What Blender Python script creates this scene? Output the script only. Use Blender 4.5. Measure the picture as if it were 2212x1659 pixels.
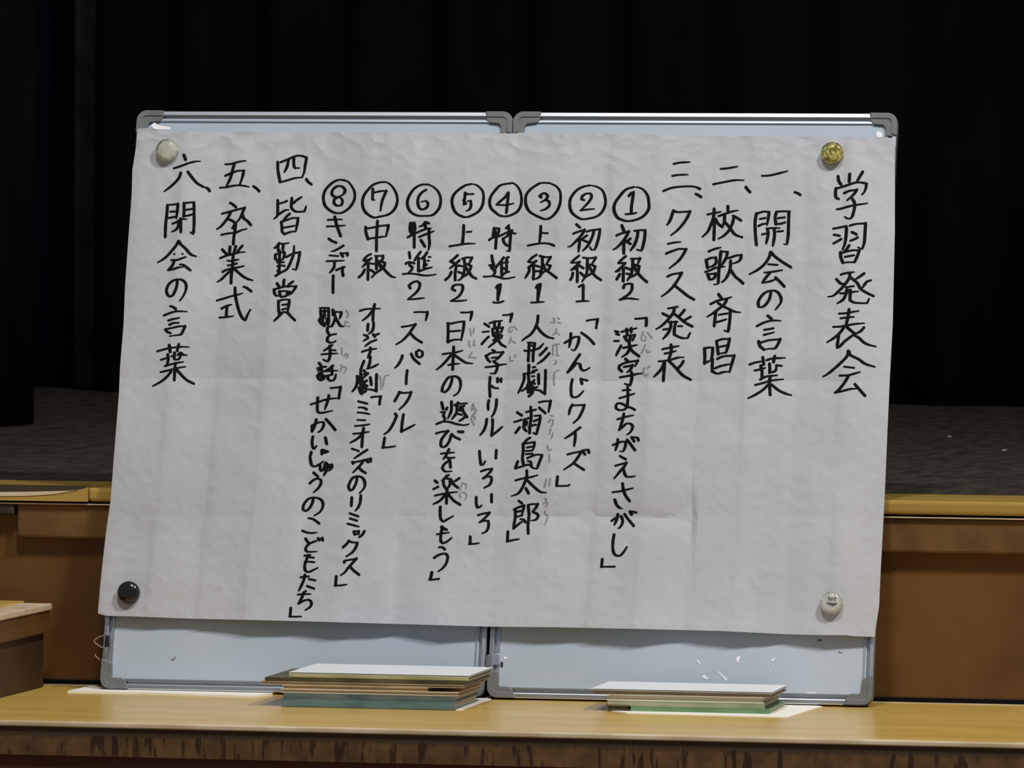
import bpy, bmesh, math, random
from mathutils import Vector, Matrix, noise
random.seed(7)
for o in list(bpy.data.objects): bpy.data.objects.remove(o)
S = bpy.context.scene
C = S.collection
W, H, F = 2212, 1659, 14000.0

# ------------------------------------------------------------ camera
CAM = Vector((1.9094067, -9.6737901, 0.7497341))
yaw, pitch, roll = -0.1907183, -0.0275749, 0.0067675
fw = Vector((math.sin(yaw), math.cos(yaw), 0)); rt = Vector((math.cos(yaw), -math.sin(yaw), 0)); up = Vector((0, 0, 1))
f2 = fw*math.cos(pitch)+up*math.sin(pitch); u2 = up*math.cos(pitch)-fw*math.sin(pitch)
r3 = rt*math.cos(roll)+u2*math.sin(roll); u3 = u2*math.cos(roll)-rt*math.sin(roll)
cd = bpy.data.cameras.new('camera'); cam = bpy.data.objects.new('camera', cd); C.objects.link(cam)
cd.sensor_width = 36; cd.lens = F/W*36; cd.clip_start = .1; cd.clip_end = 100
m = Matrix((r3, u3, -f2)).transposed().to_4x4(); m.translation = CAM
cam.matrix_world = m; S.camera = cam

# ------------------------------------------------------------ light and exposure
wd = bpy.data.worlds.new('hall'); S.world = wd; wd.use_nodes = True
wd.node_tree.nodes['Background'].inputs[0].default_value = (.80, .88, 1.0, 1)
wd.node_tree.nodes['Background'].inputs[1].default_value = .20
def area(name, loc, target, size, power, color):
    l = bpy.data.lights.new(name, 'AREA'); l.shape = 'RECTANGLE'; l.size = size[0]; l.size_y = size[1]
    l.energy = power; l.color = color
    o = bpy.data.objects.new(name, l); C.objects.link(o); o.location = loc
    o.rotation_euler = (Vector(target)-Vector(loc)).to_track_quat('-Z', 'Y').to_euler(); return o
area('hall_lamp_right', (2.7, -2.4, 4.8), (0, 0, .4), (.5, .5), 196, (1, .975, .94))
area('hall_lamp_left', (.3, -2.9, 5.0), (0, 0, .4), (.5, .5), 134, (1, .975, .94))
S.view_settings.view_transform = 'Standard'; S.view_settings.look = 'None'
S.view_settings.exposure = 0.0; S.view_settings.gamma = 1; S.view_settings.use_curve_mapping = False

# ------------------------------------------------------------ helpers
def ray(x, y):
    return (f2*F + r3*(x-W/2) - u3*(y-H/2)).normalized()
def onplane(x, y, p0, n):
    d = ray(x, y); return CAM + d*((Vector(p0)-CAM).dot(n)/d.dot(n))
def atz(x, y, z): return onplane(x, y, (0, 0, z), Vector((0, 0, 1)))
def aty(x, y, Y): return onplane(x, y, (0, Y, 0), Vector((0, 1, 0)))
LEAN = 0.2372004
BN = Vector((0, -math.cos(LEAN), math.sin(LEAN)))
BU = Vector((0, math.sin(LEAN), math.cos(LEAN)))
BX = Vector((1, 0, 0))
def onboard(x, y, h=0.0):                      # a point h metres proud of the board faces
    return onplane(x, y, BN*h, BN)
def link(name, me, mat=None, parent=None, smooth=False):
    o = bpy.data.objects.new(name, me); C.objects.link(o)
    if mat: me.materials.append(mat)
    if parent: o.parent = parent
    if smooth:
        for p in me.polygons: p.use_smooth = True
    return o
def mesh(name, vs, fs, mat=None, parent=None, smooth=False):
    me = bpy.data.meshes.new(name); me.from_pydata([tuple(v) for v in vs], [], fs); me.validate(); me.update()
    return link(name, me, mat, parent, smooth)
def bev(o, w, seg=2):
    b = o.modifiers.new('bevel', 'BEVEL'); b.width = w; b.segments = seg; b.limit_method = 'ANGLE'; b.angle_limit = .6
    return o
def empty(name, loc):
    o = bpy.data.objects.new(name, None); C.objects.link(o); o.location = loc; o.empty_display_size = .05
    bpy.context.view_layer.update(); return o
def under(o, root):                            # keep world coordinates when the root Empty is not at the origin
    o.parent = root; o.matrix_parent_inverse = Matrix.Translation(root.location).inverted(); return o
def tag(o, label, cat, group=None, kind=None):
    o['label'] = label; o['category'] = cat
    if group: o['group'] = group
    if kind: o['kind'] = kind
    return o
def prism(name, poly, vec, mat, parent=None):  # polygon of world points, extruded along vec
    n = len(poly); vec = Vector(vec)
    vs = [Vector(p) for p in poly]+[Vector(p)+vec for p in poly]
    fs = [list(range(n)), list(range(2*n-1, n-1, -1))]+[[i, i+n, (i+1) % n+n, (i+1) % n] for i in range(n)]
    o = mesh(name, vs, fs, mat, parent)
    bm = bmesh.new(); bm.from_mesh(o.data); bmesh.ops.recalc_face_normals(bm, faces=bm.faces); bm.to_mesh(o.data); bm.free()
    return o
def boxm(name, x0, x1, y0, y1, z0, z1, mat, parent=None):
    return prism(name, [(x0, y0, z0), (x1, y0, z0), (x1, y1, z0), (x0, y1, z0)], (0, 0, z1-z0), mat, parent)

# ------------------------------------------------------------ materials
def mat(name, col, rough=.6, metal=0, spec=.5, **kw):
    m = bpy.data.materials.new(name); m.use_nodes = True; b = m.node_tree.nodes['Principled BSDF']
    b.inputs['Base Color'].default_value = (*col, 1); b.inputs['Roughness'].default_value = rough
    b.inputs['Metallic'].default_value = metal; b.inputs['Specular IOR Level'].default_value = spec
    for k, v in kw.items(): b.inputs[k].default_value = v
    return m
def noisy(m, c1, c2, scale=(1, 1, 1), ns=8, detail=4, lo=.35, hi=.65, bump=0, bscale=None, rough=None, bdist=.002):
    nt = m.node_tree; N = nt.nodes.new; L = nt.links.new; b = nt.nodes['Principled BSDF']
    tc = N('ShaderNodeTexCoord'); mp = N('ShaderNodeMapping'); mp.inputs['Scale'].default_value = scale
    L(tc.outputs['Object'], mp.inputs['Vector'])
    no = N('ShaderNodeTexNoise'); no.inputs['Scale'].default_value = ns; no.inputs['Detail'].default_value = detail
    L(mp.outputs[0], no.inputs['Vector'])
    cr = N('ShaderNodeValToRGB'); cr.color_ramp.elements[0].position = lo; cr.color_ramp.elements[1].position = hi
    cr.color_ramp.elements[0].color = (*c1, 1); cr.color_ramp.elements[1].color = (*c2, 1)
    L(no.outputs['Fac'], cr.inputs['Fac']); L(cr.outputs[0], b.inputs['Base Color'])
    if bump:
        n2 = N('ShaderNodeTexNoise'); n2.inputs['Scale'].default_value = bscale or ns*4; n2.inputs['Detail'].default_value = 3
        L(mp.outputs[0], n2.inputs['Vector'])
        bp = N('ShaderNodeBump'); bp.inputs['Strength'].default_value = bump; bp.inputs['Distance'].default_value = bdist
        L(n2.outputs['Fac'], bp.inputs['Height']); L(bp.outputs[0], b.inputs['Normal'])
    return m
M = {}
M['paper'] = noisy(mat('paper', (.5, .5, .5), .85, spec=.2), (.418, .428, .462), (.458, .467, .498), ns=6, bump=.75, bscale=34, bdist=.0024)
M['ink'] = mat('black_ink', (.0025, .0025, .0035), .7, spec=.12)
M['pencil'] = mat('grey_pencil', (.21, .21, .215), .8, spec=.2)
M['enamel'] = noisy(mat('white_enamel', (.5, .53, .56), .22, spec=.5), (.395, .465, .54), (.45, .51, .575), ns=3)
M['alu'] = mat('aluminium', (.62, .65, .69), .34, 1)
M['cap'] = noisy(mat('grey_plastic', (.1, .1, .1), .45), (.125, .128, .13), (.155, .158, .16), ns=30)
M['dark_metal'] = mat('dark_metal', (.03, .034, .035), .35, .6)
M['back'] = mat('board_backing', (.3, .31, .32), .7)
M['wire'] = mat('thin_wire', (.42, .34, .27), .5, .4)
M['tread'] = noisy(mat('varnished_wood', (.4, .3, .1), .25), (.54, .345, .078), (.64, .42, .105), scale=(.6, 3, 3), ns=5, bump=.08, bscale=40, bdist=.0005)
M['tread'].node_tree.nodes['Principled BSDF'].inputs['Roughness'].default_value = .24
M['nosing'] = noisy(mat('stage_edge_wood', (.4, .3, .1), .3), (.33, .205, .043), (.42, .265, .062), scale=(.6, 3, 3), ns=5)
M['edge'] = noisy(mat('worn_wood_edge', (.6, .5, .35), .5), (.46, .36, .21), (.62, .51, .36), scale=(2, 4, 4), ns=7)
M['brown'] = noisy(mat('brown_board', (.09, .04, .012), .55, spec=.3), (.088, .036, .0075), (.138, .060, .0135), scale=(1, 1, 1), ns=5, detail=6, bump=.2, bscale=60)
M['stairshade'] = noisy(mat('shaded_stair_side', (.05, .02, .01), .6, spec=.3), (.034, .017, .006), (.062, .031, .011), ns=6, detail=6, bump=.2, bscale=60)  # brown wood darkened in the colour to give the shade below the apron
M['fascia'] = noisy(mat('fascia_board', (.12, .06, .02), .55, spec=.3), (.098, .046, .013), (.165, .085, .024), ns=16, detail=6, bump=.2, bscale=60)
M['deckm'] = noisy(mat('stage_floor_wood', (.04, .03, .03), .62, spec=.25), (.020, .0155, .0125), (.072, .056, .044), scale=(40, 9, 20), ns=1, detail=8, lo=.3, hi=.78, bump=.3, bscale=3)
M['cloth'] = noisy(mat('black_curtain', (.002, .002, .003), .95, spec=.1), (.0012, .0012, .0016), (.0032, .0031, .0034), ns=3)
M['navy'] = noisy(mat('navy_curtain', (.002, .003, .01), .95, spec=.1), (.0016, .0018, .0050), (.0022, .0026, .0100), ns=3)
M['greybrown'] = noisy(mat('grey_brown_curtain', (.01, .01, .01), .95, spec=.1), (.015, .0135, .011), (.031, .028, .023), ns=14, detail=6)
M['dust'] = mat('pale_scrap', (.5, .48, .46), .8)
M['white'] = mat('white_card', (.86, .83, .75), .6)
M['tape'] = mat('white_tape', (.86, .86, .90), .3)
M['slot'] = mat('recess_shade', (.035, .026, .010), .7)  # dark brown standing in for shade inside the slot and behind the edge
M['hall'] = noisy(mat('hall_floor_wood', (.25, .16, .08), .4), (.2, .12, .05), (.3, .18, .08), scale=(1, 8, 1), ns=3)

def drip_material():
    # old stain on the step's front edge: a dark line on top, patchy worn wood cut by dark runs, red-brown at the foot
    m = mat('stained_edge', (.08, .05, .02), .6, spec=.3); nt = m.node_tree; N = nt.nodes.new; L = nt.links.new
    b = nt.nodes['Principled BSDF']; tc = N('ShaderNodeTexCoord'); sp = N('ShaderNodeSeparateXYZ'); L(tc.outputs['Object'], sp.inputs[0])
    mp = N('ShaderNodeMapping'); mp.inputs['Scale'].default_value = (1, 1, .16); L(tc.outputs['Object'], mp.inputs[0])
    no = N('ShaderNodeTexNoise'); no.inputs['Scale'].default_value = 74; no.inputs['Detail'].default_value = 2.5; L(mp.outputs[0], no.inputs[0])
    r1 = N('ShaderNodeValToRGB'); e = r1.color_ramp.elements
    e[0].position = .40; e[0].color = (.034, .015, .008, 1); e[1].position = .455; e[1].color = (.112, .062, .024, 1)
    n3 = N('ShaderNodeTexNoise'); n3.inputs['Scale'].default_value = 34; n3.inputs['Detail'].default_value = 5; L(tc.outputs['Object'], n3.inputs[0])
    mixp = N('ShaderNodeMix'); mixp.data_type = 'RGBA'; mixp.blend_type = 'MULTIPLY'; mixp.inputs[0].default_value = .8
    r3_ = N('ShaderNodeValToRGB'); r3_.color_ramp.elements[0].position = .3; r3_.color_ramp.elements[0].color = (.45, .42, .4, 1)
    r3_.color_ramp.elements[1].position = .65; r3_.color_ramp.elements[1].color = (1.15, 1.1, 1.0, 1); L(n3.outputs['Fac'], r3_.inputs[0])
    L(no.outputs['Fac'], r1.inputs[0]); L(r1.outputs[0], mixp.inputs[6]); L(r3_.outputs[0], mixp.inputs[7])
    # band by height below the tread, edges roughened by noise
    ad = N('ShaderNodeMath'); ad.operation = 'MULTIPLY_ADD'; ad.inputs[1].default_value = .016; L(no.outputs['Fac'], ad.inputs[0]); L(sp.outputs['Z'], ad.inputs[2])
    mr = N('ShaderNodeMapRange'); mr.inputs[1].default_value = -.052; mr.inputs[2].default_value = .004; L(ad.outputs[0], mr.inputs[0])
    band = N('ShaderNodeValToRGB'); bl = band.color_ramp; bl.interpolation = 'LINEAR'
    bl.elements[0].position = .14; bl.elements[0].color = (0, 0, 0, 1); bl.elements[1].position = .22; bl.elements[1].color = (1, 1, 1, 1)
    k = bl.elements.new(.66); k.color = (1, 1, 1, 1); k = bl.elements.new(.74); k.color = (0, 0, 0, 1)
    L(mr.outputs[0], band.inputs[0])
    top = N('ShaderNodeValToRGB'); top.color_ramp.elements[0].position = .45; top.color_ramp.elements[0].color = (.085, .026, .010, 1)
    top.color_ramp.elements[1].position = .55; top.color_ramp.elements[1].color = (.052, .031, .016, 1); L(mr.outputs[0], top.inputs[0])
    mx = N('ShaderNodeMix'); mx.data_type = 'RGBA'; L(band.outputs[0], mx.inputs[0]); L(top.outputs[0], mx.inputs[6]); L(mixp.outputs[2], mx.inputs[7])
    L(mx.outputs[2], b.inputs['Base Color'])
    bp = N('ShaderNodeBump'); bp.inputs['Strength'].default_value = .3; bp.inputs['Distance'].default_value = .002
    L(n3.outputs['Fac'], bp.inputs['Height']); L(bp.outputs[0], b.inputs['Normal'])
    return m
M['stain'] = drip_material()

ZT = -0.003                                    # top of the low platform
YS = 0.0895                                    # front of the stage edge
# ------------------------------------------------------------ setting
fl = boxm('floor', -6, 8, -12, 6, -.62, -.60, M['hall']); fl['kind'] = 'structure'
M['plaster'] = noisy(mat('dark_plaster', (.05, .05, .05), .9), (.03, .03, .03), (.045, .045, .045), ns=2)
for nm, bb in (('wall_back', (-5, 8, 6.51, 6.6, -.6, 4.6)), ('wall_left', (-5.1, -5, .3, 6.5, -.6, 4.6)), ('wall_right', (8, 8.1, .3, 6.5, -.6, 4.6)), ('ceiling', (-5, 8, .3, 6.5, 4.5, 4.6))):
    w_ = boxm(nm, *bb, M['plaster']); w_['kind'] = 'structure'

# stage
zS = aty(1915, 1080, YS).z                     # stage level
stage = tag(empty('stage', (0, YS, -.6)), 'raised stage with dark wooden floor, light wooden edge and brown front panels', 'stage')
yD = atz(1915, 1066, zS).y                     # where the dark floor begins
deck = under(boxm('deck', -4.98, 6, yD, 6.47, zS-.03, zS+.001, M['deckm']), stage)
zB = aty(1915, 1111, YS).z
XL, XR = -4.98, 6
# light wooden edge of the stage: whole strip, with a tapering slot in its left end
xs = aty(-260, 1060, YS).x; slotR = aty(190, 1056, YS)
under(boxm('edge_board', xs, slotR.x, YS+.022, yD, zB, zS, M['nosing']), stage)
under(boxm('slot_shade', xs, slotR.x, YS+.018, YS+.0215, zB, aty(60, 1047.5, YS+.018).z, M['slot']), stage)  # dark face set into the slot to paint in its shade
lip = [aty(x, y, YS) for x, y in ((-260, 1066), (60, 1063), (150, 1060.5), (176, 1057), (190, 1052.5))]
lip = [(p.x, YS, p.z) for p in lip]+[(slotR.x, YS, zB), (xs, YS, zB)]
under(prism('edge_lip', lip, (0, .018, 0), M['nosing']), stage)
wl = [aty(x, y, YS) for x, y in ((-260, 1065.5), (60, 1062.5), (150, 1060.2), (170, 1058), (120, 1067), (60, 1071), (-260, 1074))]
ww = under(prism('edge_strip', [(p.x, YS-.0012, p.z) for p in wl], (0, .003, 0), M['edge']), stage); ww['label'] = 'worn whitish strip'
nos = under(bev(boxm('edge_board', slotR.x, XR, YS, yD, zB, zS, M['nosing']), .006, 3), stage)
under(boxm('edge_board', XL, xs, YS, yD, zB, zS, M['nosing']), stage)
# thin worn strip under the edge
zA = aty(1915, 1119, YS).z
under(bev(boxm('edge_strip', XL, XR, YS+.004, YS+.05, zA, zB-.0035, M['edge']), .002), stage)
zF = aty(1915, 1193, YS+.012).z
under(bev(boxm('fascia', aty(33, 1100, YS).x, XR, YS+.010, YS+.05, zF, zA, M['fascia']), .004), stage)
under(boxm('front_panel', XL, XR, YS+.030, YS+.06, -.60, zF+.05, M['brown']), stage)
under(boxm('gap_backing', XL, XR, YS+.02, yD+.05, zF+.05, zB-.001, M['slot']), stage)  # added dark backing, keeps background light from showing through the gap
under(bev(boxm('foot_gap_shade', XL, XR, YS+.026, YS+.04, ZT+.0005, ZT+.0075, M['ink']), .001), stage)  # black strip painting in the shade of the gap at the riser's foot
# paler end post at the far left under the edge
under(bev(boxm('end_post', aty(-300, 1100, YS).x, aty(28, 1100, YS).x, YS+.006, YS+.05, aty(28, 1112, YS).z, zA, M['deckm']), .003), stage)

# low platform in front of the stage
yP = atz(1000, 1579, ZT).y
plat = tag(empty('platform', (0, yP, -.6)), 'low wooden platform with yellow varnished top and stained front edge below the boards', 'platform')
zN = -.052
under(boxm('edge_strip', XL, XR, YS+.010, YS+.0235, ZT-.004, ZT+.0006, M['edge']), plat)
under(boxm('tread', XL, XR, yP+.012, YS+.03, ZT-.03, ZT, M['tread']), plat)
under(bev(boxm('edge_strip', XL, XR, yP-.002, yP+.012, ZT-.0075, ZT+.0005, M['edge']), .002), plat)
fe = boxm('front_edge', XL, XR, yP+.002, yP+.03, zN-ZT, -.0075, M['stain']); fe.location = (0, 0, ZT)
fe.parent = plat; fe.matrix_parent_inverse = Matrix.Translation(plat.location).inverted()
under(boxm('front_panel', XL, XR, yP+.010, yP+.03, -.60, zN-.0, mat('red_brown_panel', (.080, .028, .011), .6, spec=.3)), plat)

# stair block at the far left
b0 = atz(95, 1484, ZT); b1 = atz(0, 1508, ZT)
dr = (b1-b0); dr.z = 0; dr.normalize()         # runs towards the hall and out of frame
out = Vector((-dr.y, dr.x, 0));
if out.x < 0: out = -out                       # side normal, pointing right
stair = tag(empty('stair_block', b0), 'wooden stair block at the left edge with a yellow tread and brown side', 'stairs')
def vert(x, y, base):                          # height above base seen at pixel row y
    n = Vector((fw.x, fw.y, 0)); return onplane(x, y, base, n).z
zTr = vert(105, 1303, b0+out*.012)
zAp = vert(88, 1366, b0+out*.012)
bk = b0+Vector((0, -.004, 0))
bk.y = min(bk.y, YS)
def side_prism(name, offs, z0, z1, mt, L=1.0, x_in=1.0, start=0.0):
    a = bk+out*offs+dr*start; b_ = a+dr*L
    left = Vector((-1, 0, 0))*x_in
    return under(prism(name, [(a.x, a.y, z0), (b_.x, b_.y, z0), (b_.x+left.x, b_.y, z0), (a.x+left.x, a.y, z0)], (0, 0, z1-z0), mt), stair)
side_prism('side_panel', 0, ZT+.0009, zAp+.01, M['stairshade'])
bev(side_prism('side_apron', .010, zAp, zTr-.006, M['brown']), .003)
e1 = side_prism('tread_edge', .014, zTr-.010, zTr, M['edge'], x_in=.05); bev(e1, .002)
side_prism('tread', -.032, zTr-.004, zTr+.003, M['tread'], x_in=.9)

# ------------------------------------------------------------ curtains
def curtain(name, x0, y0, x1, y1, ht, mt, label, fold=.09, amp=.035, zf=None, ext=1.0):
    z0 = (zS+.004) if zf is None else zf
    a = atz(x0, y0, z0); b_ = atz(x1, y1, z0); d = (b_-a)*ext; L = d.length; n = max(8, int(L/fold*10)); perp = Vector((d.y, -d.x, 0)).normalized()
    vs, fs = [], []; rows = 6
    for j in range(rows+1):
        for i in range(n+1):
            t = i/n; s = t*L
            w = math.sin(s/fold*6.283+.8*math.sin(s*2.1))*amp*(.75+.25*math.sin(s*1.7+j*.15))
            vs.append(a+d*t+perp*w+Vector((0, 0, ht*j/rows)))
    for j in range(rows):
        for i in range(n):
            k = j*(n+1)+i; fs.append([k, k+1, k+n+2, k+n+1])
    o = mesh(name, vs, fs, mt, None, True)
    s_ = o.modifiers.new('thick', 'SOLIDIFY'); s_.thickness = .006
    return tag(o, label, 'curtain')
curtain('curtain', 204, 842, 2450, 880, 3.9, M['cloth'], 'black back curtain hanging behind the whiteboards across the stage', .22, .05, ext=3.4)
curtain('curtain', 156, 838.3, 260, 840, 3.9, M['greybrown'], 'dark grey-brown curtain strip left of the back curtain', .9, .012)
curtain('curtain', -80, 832, 190, 834.5, 3.9, M['navy'], 'dark navy curtain beside the grey-brown strip', .35, .02)
curtain('curtain', -260, 921, 85, 917, 3.9, M['cloth'], 'black side curtain nearest the hall at the far left', .2, .03)

# ------------------------------------------------------------ scraps on the stage floor
for (x, y, r, lb) in ((2051, 943.5, .0042, 'tiny pale scrap on the dark stage floor, left of two'), (2170, 973, .0045, 'tiny pale scrap on the dark stage floor, right of two and nearer')):
    p = atz(x, y, zS+.001); n = 7
    o = prism('paper_scrap', [p+Vector((math.cos(k/n*6.283)*r*random.uniform(.8, 1.2), math.sin(k/n*6.283)*r*4*random.uniform(.8, 1.2), .0)) for k in range(n)], (0, 0, .0015), M['dust'])
    tag(o, lb, 'scrap')

# ------------------------------------------------------------ whiteboards
def mkboard(q, label, board_id):
    """q: pixel corners of the outer frame TL, TR, BR, BL"""
    P = [onboard(x, y) for x, y in q]
    W_, H_ = .6, .918
    root = tag(empty('whiteboard', (P[2]+P[3])/2), label, 'whiteboard', 'pair of portrait whiteboards leaning on the stage edge')
    def at(a, b, h=0.0):                       # a metres from the left edge, b metres up from the bottom edge
        s, t = a/W_, b/H_
        return (P[3]*(1-s)+P[2]*s)*(1-t)+(P[0]*(1-s)+P[1]*s)*t+BN*h
    def sheet(name, a0, a1, b0, b1, h0, h1, mt):
        o = prism(name, [at(a0, b0, h0), at(a1, b0, h0), at(a1, b1, h0), at(a0, b1, h0)], BN*(h1-h0), mt); return under(o, root)
    sheet('writing_surface', .012, W_-.012, .012, H_-.012, -.004, 0, M['enamel'])
    sheet('backing', .012, W_-.012, .012, H_-.012, -.010, -.0045, M['back'])
    prof = [(0, -.011), (0, .0022), (.0012, .0034), (.0065, .0040), (.0078, .0034), (.0080, -.0050), (.0136, -.0050), (.0140, .0030), (.0160, .0032), (.0172, .0003), (.0172, -.011)]
    e_ = .022
    sides = {'bottom': lambda s, d, h: at(e_+s*(W_-2*e_), d, h), 'top': lambda s, d, h: at(e_+s*(W_-2*e_), H_-d, h),
             'left': lambda s, d, h: at(d, e_+s*(H_-2*e_), h), 'right': lambda s, d, h: at(W_-d, e_+s*(H_-2*e_), h)}
    for k, fn in sides.items():
        vs = [fn(s, d, h) for s in (0, 1) for d, h in prof]; n = len(prof)
        fs = [[i, (i+1) % n, (i+1) % n+n, i+n] for i in range(n)]+[list(range(n)), list(range(2*n-1, n-1, -1))]
        o = mesh('frame_rail', vs, fs, M['alu']); bm = bmesh.new(); bm.from_mesh(o.data); bmesh.ops.recalc_face_normals(bm, faces=bm.faces); bm.to_mesh(o.data); bm.free()
        under(o, root)
    def cap_poly(ins):
        r = .016-ins*.6; c = ins
        arc = [(c+r-r*math.cos(t), c+r-r*math.sin(t)) for t in [i/6*math.pi/2 for i in range(7)]]
        return arc
    for (ca, cb, sa, sb) in ((0, 0, 1, 1), (W_, 0, -1, 1), (0, H_, 1, -1), (W_, H_, -1, -1)):
        top_ = sb < 0
        va, ha = (.0365, .044) if top_ else (.047, .045)
        if top_: pg = [(0, va), (.017, va), (.018, .024), (.0215, .019), (.036, .0175), (.0405, .014), (ha, 0)]
        else: pg = [(0, va), (.017, va-.008), (.0175, .021), (.020, .0175), (.034, .017), (.039, .014), (ha, 0)]
        arc = [(a-.0002, b-.0002) for a, b in cap_poly(0)]
        pg[0] = (-.0002, pg[0][1]); pg[-1] = (pg[-1][0], -.0002)
        poly = pg+[(b, a) for a, b in arc][::1]
        # arc runs from the bottom edge round to the left edge
        arc2 = [(.016-.016*math.sin(t)-.0002, .016-.016*math.cos(t)-.0002) for t in [i/7*math.pi/2 for i in range(8)]]
        poly = pg+arc2
        o = under(prism('corner_cap', [at(ca+sa*a, cb+sb*b, -.0125 if not (cb == 0) else -.0118) for a, b in poly], BN*(.0125+.0046), M['cap']), root); bev(o, .0012)
        # raised outer rim of the cap
        w = .0085
        outer = [(-.0003, va-.001)]+[(a-.0001, b-.0001) for a, b in reversed(arc2)]+[(ha-.002, -.0003)]
        ri = .0075
        inner = [(ha-.004, w)]+[(w+ri-ri*math.sin(t), w+ri-ri*math.cos(t)) for t in [i/5*math.pi/2 for i in range(6)]]+[(w, va-.004)]
        ring = outer+inner
        n1 = len(outer); rimv = [at(ca+sa*a, cb+sb*b, .0040) for a, b in ring]
        o2 = under(prism('cap_rim', rimv, BN*.0022, M['cap']), root); o2.parent = o; o2.matrix_parent_inverse = Matrix.Translation(root.location).inverted(); bev(o2, .0008)
        o2.matrix_parent_inverse = o.matrix_world.inverted()
    return root, at
QL = [(298.5, 240.5), (1109.2, 243), (1046, 1505), (217, 1488)]
QR = [(1111.2, 243), (1940, 246), (1884.5, 1524.5), (1052.5, 1507)]
boardL, atL = mkboard(QL, 'left whiteboard with a thin white card at its foot and loose wire at its left', 0)
boardR, atR = mkboard(QR, 'right whiteboard, standing directly on the wooden platform, with pale tape marks', 1)
bpy.context.view_layer.update()

def tube(name, pts, r, mt, parent, n=6):
    cu = bpy.data.curves.new(name, 'CURVE'); cu.dimensions = '3D'; cu.bevel_depth = r; cu.bevel_resolution = 1
    sp = cu.splines.new('POLY'); sp.points.add(len(pts)-1)
    for i, p in enumerate(pts): sp.points[i].co = (*p, 1)
    cu.materials.append(mt); o = bpy.data.objects.new(name, cu); C.objects.link(o)
    dg = bpy.context.evaluated_depsgraph_get(); me = bpy.data.meshes.new_from_object(o.evaluated_get(dg)); bpy.data.objects.remove(o)
    o = bpy.data.objects.new(name, me); C.objects.link(o); return under(o, parent)
def quadpx(name, pts, h, t, mt, parent):
    return under(prism(name, [onboard(x, y, h) for x, y in pts], BN*t, mt), parent)
# hook slots on the side rails, loose wire ends, marks on the enamel
bev(quadpx('hook_slot', [(228, 1372), (237, 1373), (235.5, 1398), (225.5, 1398)], .0032, .0016, M['dark_metal'], boardL), .0006)
bev(quadpx('hook_slot', [(224.5, 1400), (233.5, 1400), (231.5, 1423), (223.5, 1420)], .0032, .0012, M['cap'], boardL), .0006)
tube('wire', [onboard(*p, .004) for p in ((225, 1372), (214, 1376), (207, 1380), (202.5, 1386), (208, 1391), (214, 1395), (220, 1399), (226, 1397), (231, 1393))], .0008, M['wire'], boardL)
tube('wire', [onboard(*p, .002) for p in ((205, 1413), (207, 1418), (211, 1421), (215, 1426))], .0007, M['wire'], boardL)
bev(quadpx('hook_slot', [(1054, 1414), (1060, 1416), (1060, 1440), (1049, 1440), (1050, 1420)], .0032, .0020, M['cap'], boardR), .0006)
bev(quadpx('latch', [(1062, 1416), (1070, 1413), (1079, 1413), (1078, 1437), (1062, 1437)], .0030, .0012, M['alu'], boardR), .0006)
quadpx('mark', [(1081.5, 1431), (1084, 1429), (1087, 1432), (1086, 1441), (1081.5, 1441)], .0002, .0006, M['dark_metal'], boardR)
for pts in (((1504, 1427), (1508, 1426), (1514, 1434), (1512, 1435)), ((1590, 1421), (1596, 1417), (1600, 1419), (1596, 1426), (1596, 1432), (1592, 1430)),
            ((1664, 1428), (1673, 1421), (1675, 1423), (1668, 1429)), ((1516, 1463), (1521, 1457), (1531, 1467), (1526, 1468)),
            ((1550, 1450), (1554, 1451), (1572, 1469), (1569, 1472), (1562, 1464)), ((1661, 1450), (1667, 1449), (1665, 1452)),
            ((1742, 1496), (1762, 1496), (1764, 1499), (1745, 1499)), ((1088, 1420), (1094, 1418), (1095, 1423), (1089, 1424))):
    quadpx('tape_bit', pts, .0002, .0004, M['tape'], boardR)
for pts in (((1765, 1382), (1769, 1380), (1777, 1383), (1769, 1387)), ((1810, 1406), (1817, 1409), (1821, 1411), (1812, 1410))):
    quadpx('mark', pts, .0002, .0003, M['cap'], boardR)
quadpx('mark', [(370, 1422), (374, 1424), (380, 1418), (380, 1421), (374, 1427), (370, 1425)], .0002, .0003, M['cap'], boardL)

# ------------------------------------------------------------ the sheet of paper
def lerp_tab(tab, v):
    for (a, b), (c, d) in zip(tab, tab[1:]):
        if v <= c: return b+(d-b)*(v-a)/(c-a)
    return tab[-1][1]
LE = [(278, 297), (320, 293.5), (355, 288), (368, 286), (420, 284.5), (520, 277), (620, 270), (700, 267), (785, 260), (800, 259), (850, 257), (950, 249), (1000, 245), (1080, 239), (1150, 229), (1230, 220), (1270, 216), (1320, 212), (1400, 208)]
RE = [(297, 1933), (500, 1933), (700, 1928.5), (820, 1922), (930, 1917), (1050, 1912), (1150, 1907), (1230, 1902.5), (1310, 1899), (1360, 1891), (1400, 1888)]
TE = [(297, 277), (326, 277), (345, 280), (420, 284), (600, 286), (1000, 286.5), (1084, 288.5), (1110, 288), (1135, 286), (1150, 283), (1190, 288), (1500, 292), (1800, 296), (1934, 298)]
BE = [(212, 1325), (228, 1330), (300, 1332), (400, 1336), (620, 1341), (900, 1349), (1050, 1353.5), (1200, 1355), (1400, 1359), (1560, 1363), (1700, 1370), (1760, 1371.5), (1830, 1372), (1842, 1374), (1891, 1376)]
NC, NR = 16, 4
fr = random.Random(41)
node = [[fr.uniform(-.0026, .0026)+(.0036 if i % 2 else -.0036) for i in range(NC+1)] for j in range(NR+1)]
for j in range(NR+1):
    for i in range(NC+1):
        if j in (0, NR) or i in (0, NC): node[j][i] *= .6
for i in range(9, 13): pass      # deep cross folds
for i in range(9, 12): pass
for i in range(5, 8): pass
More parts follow.
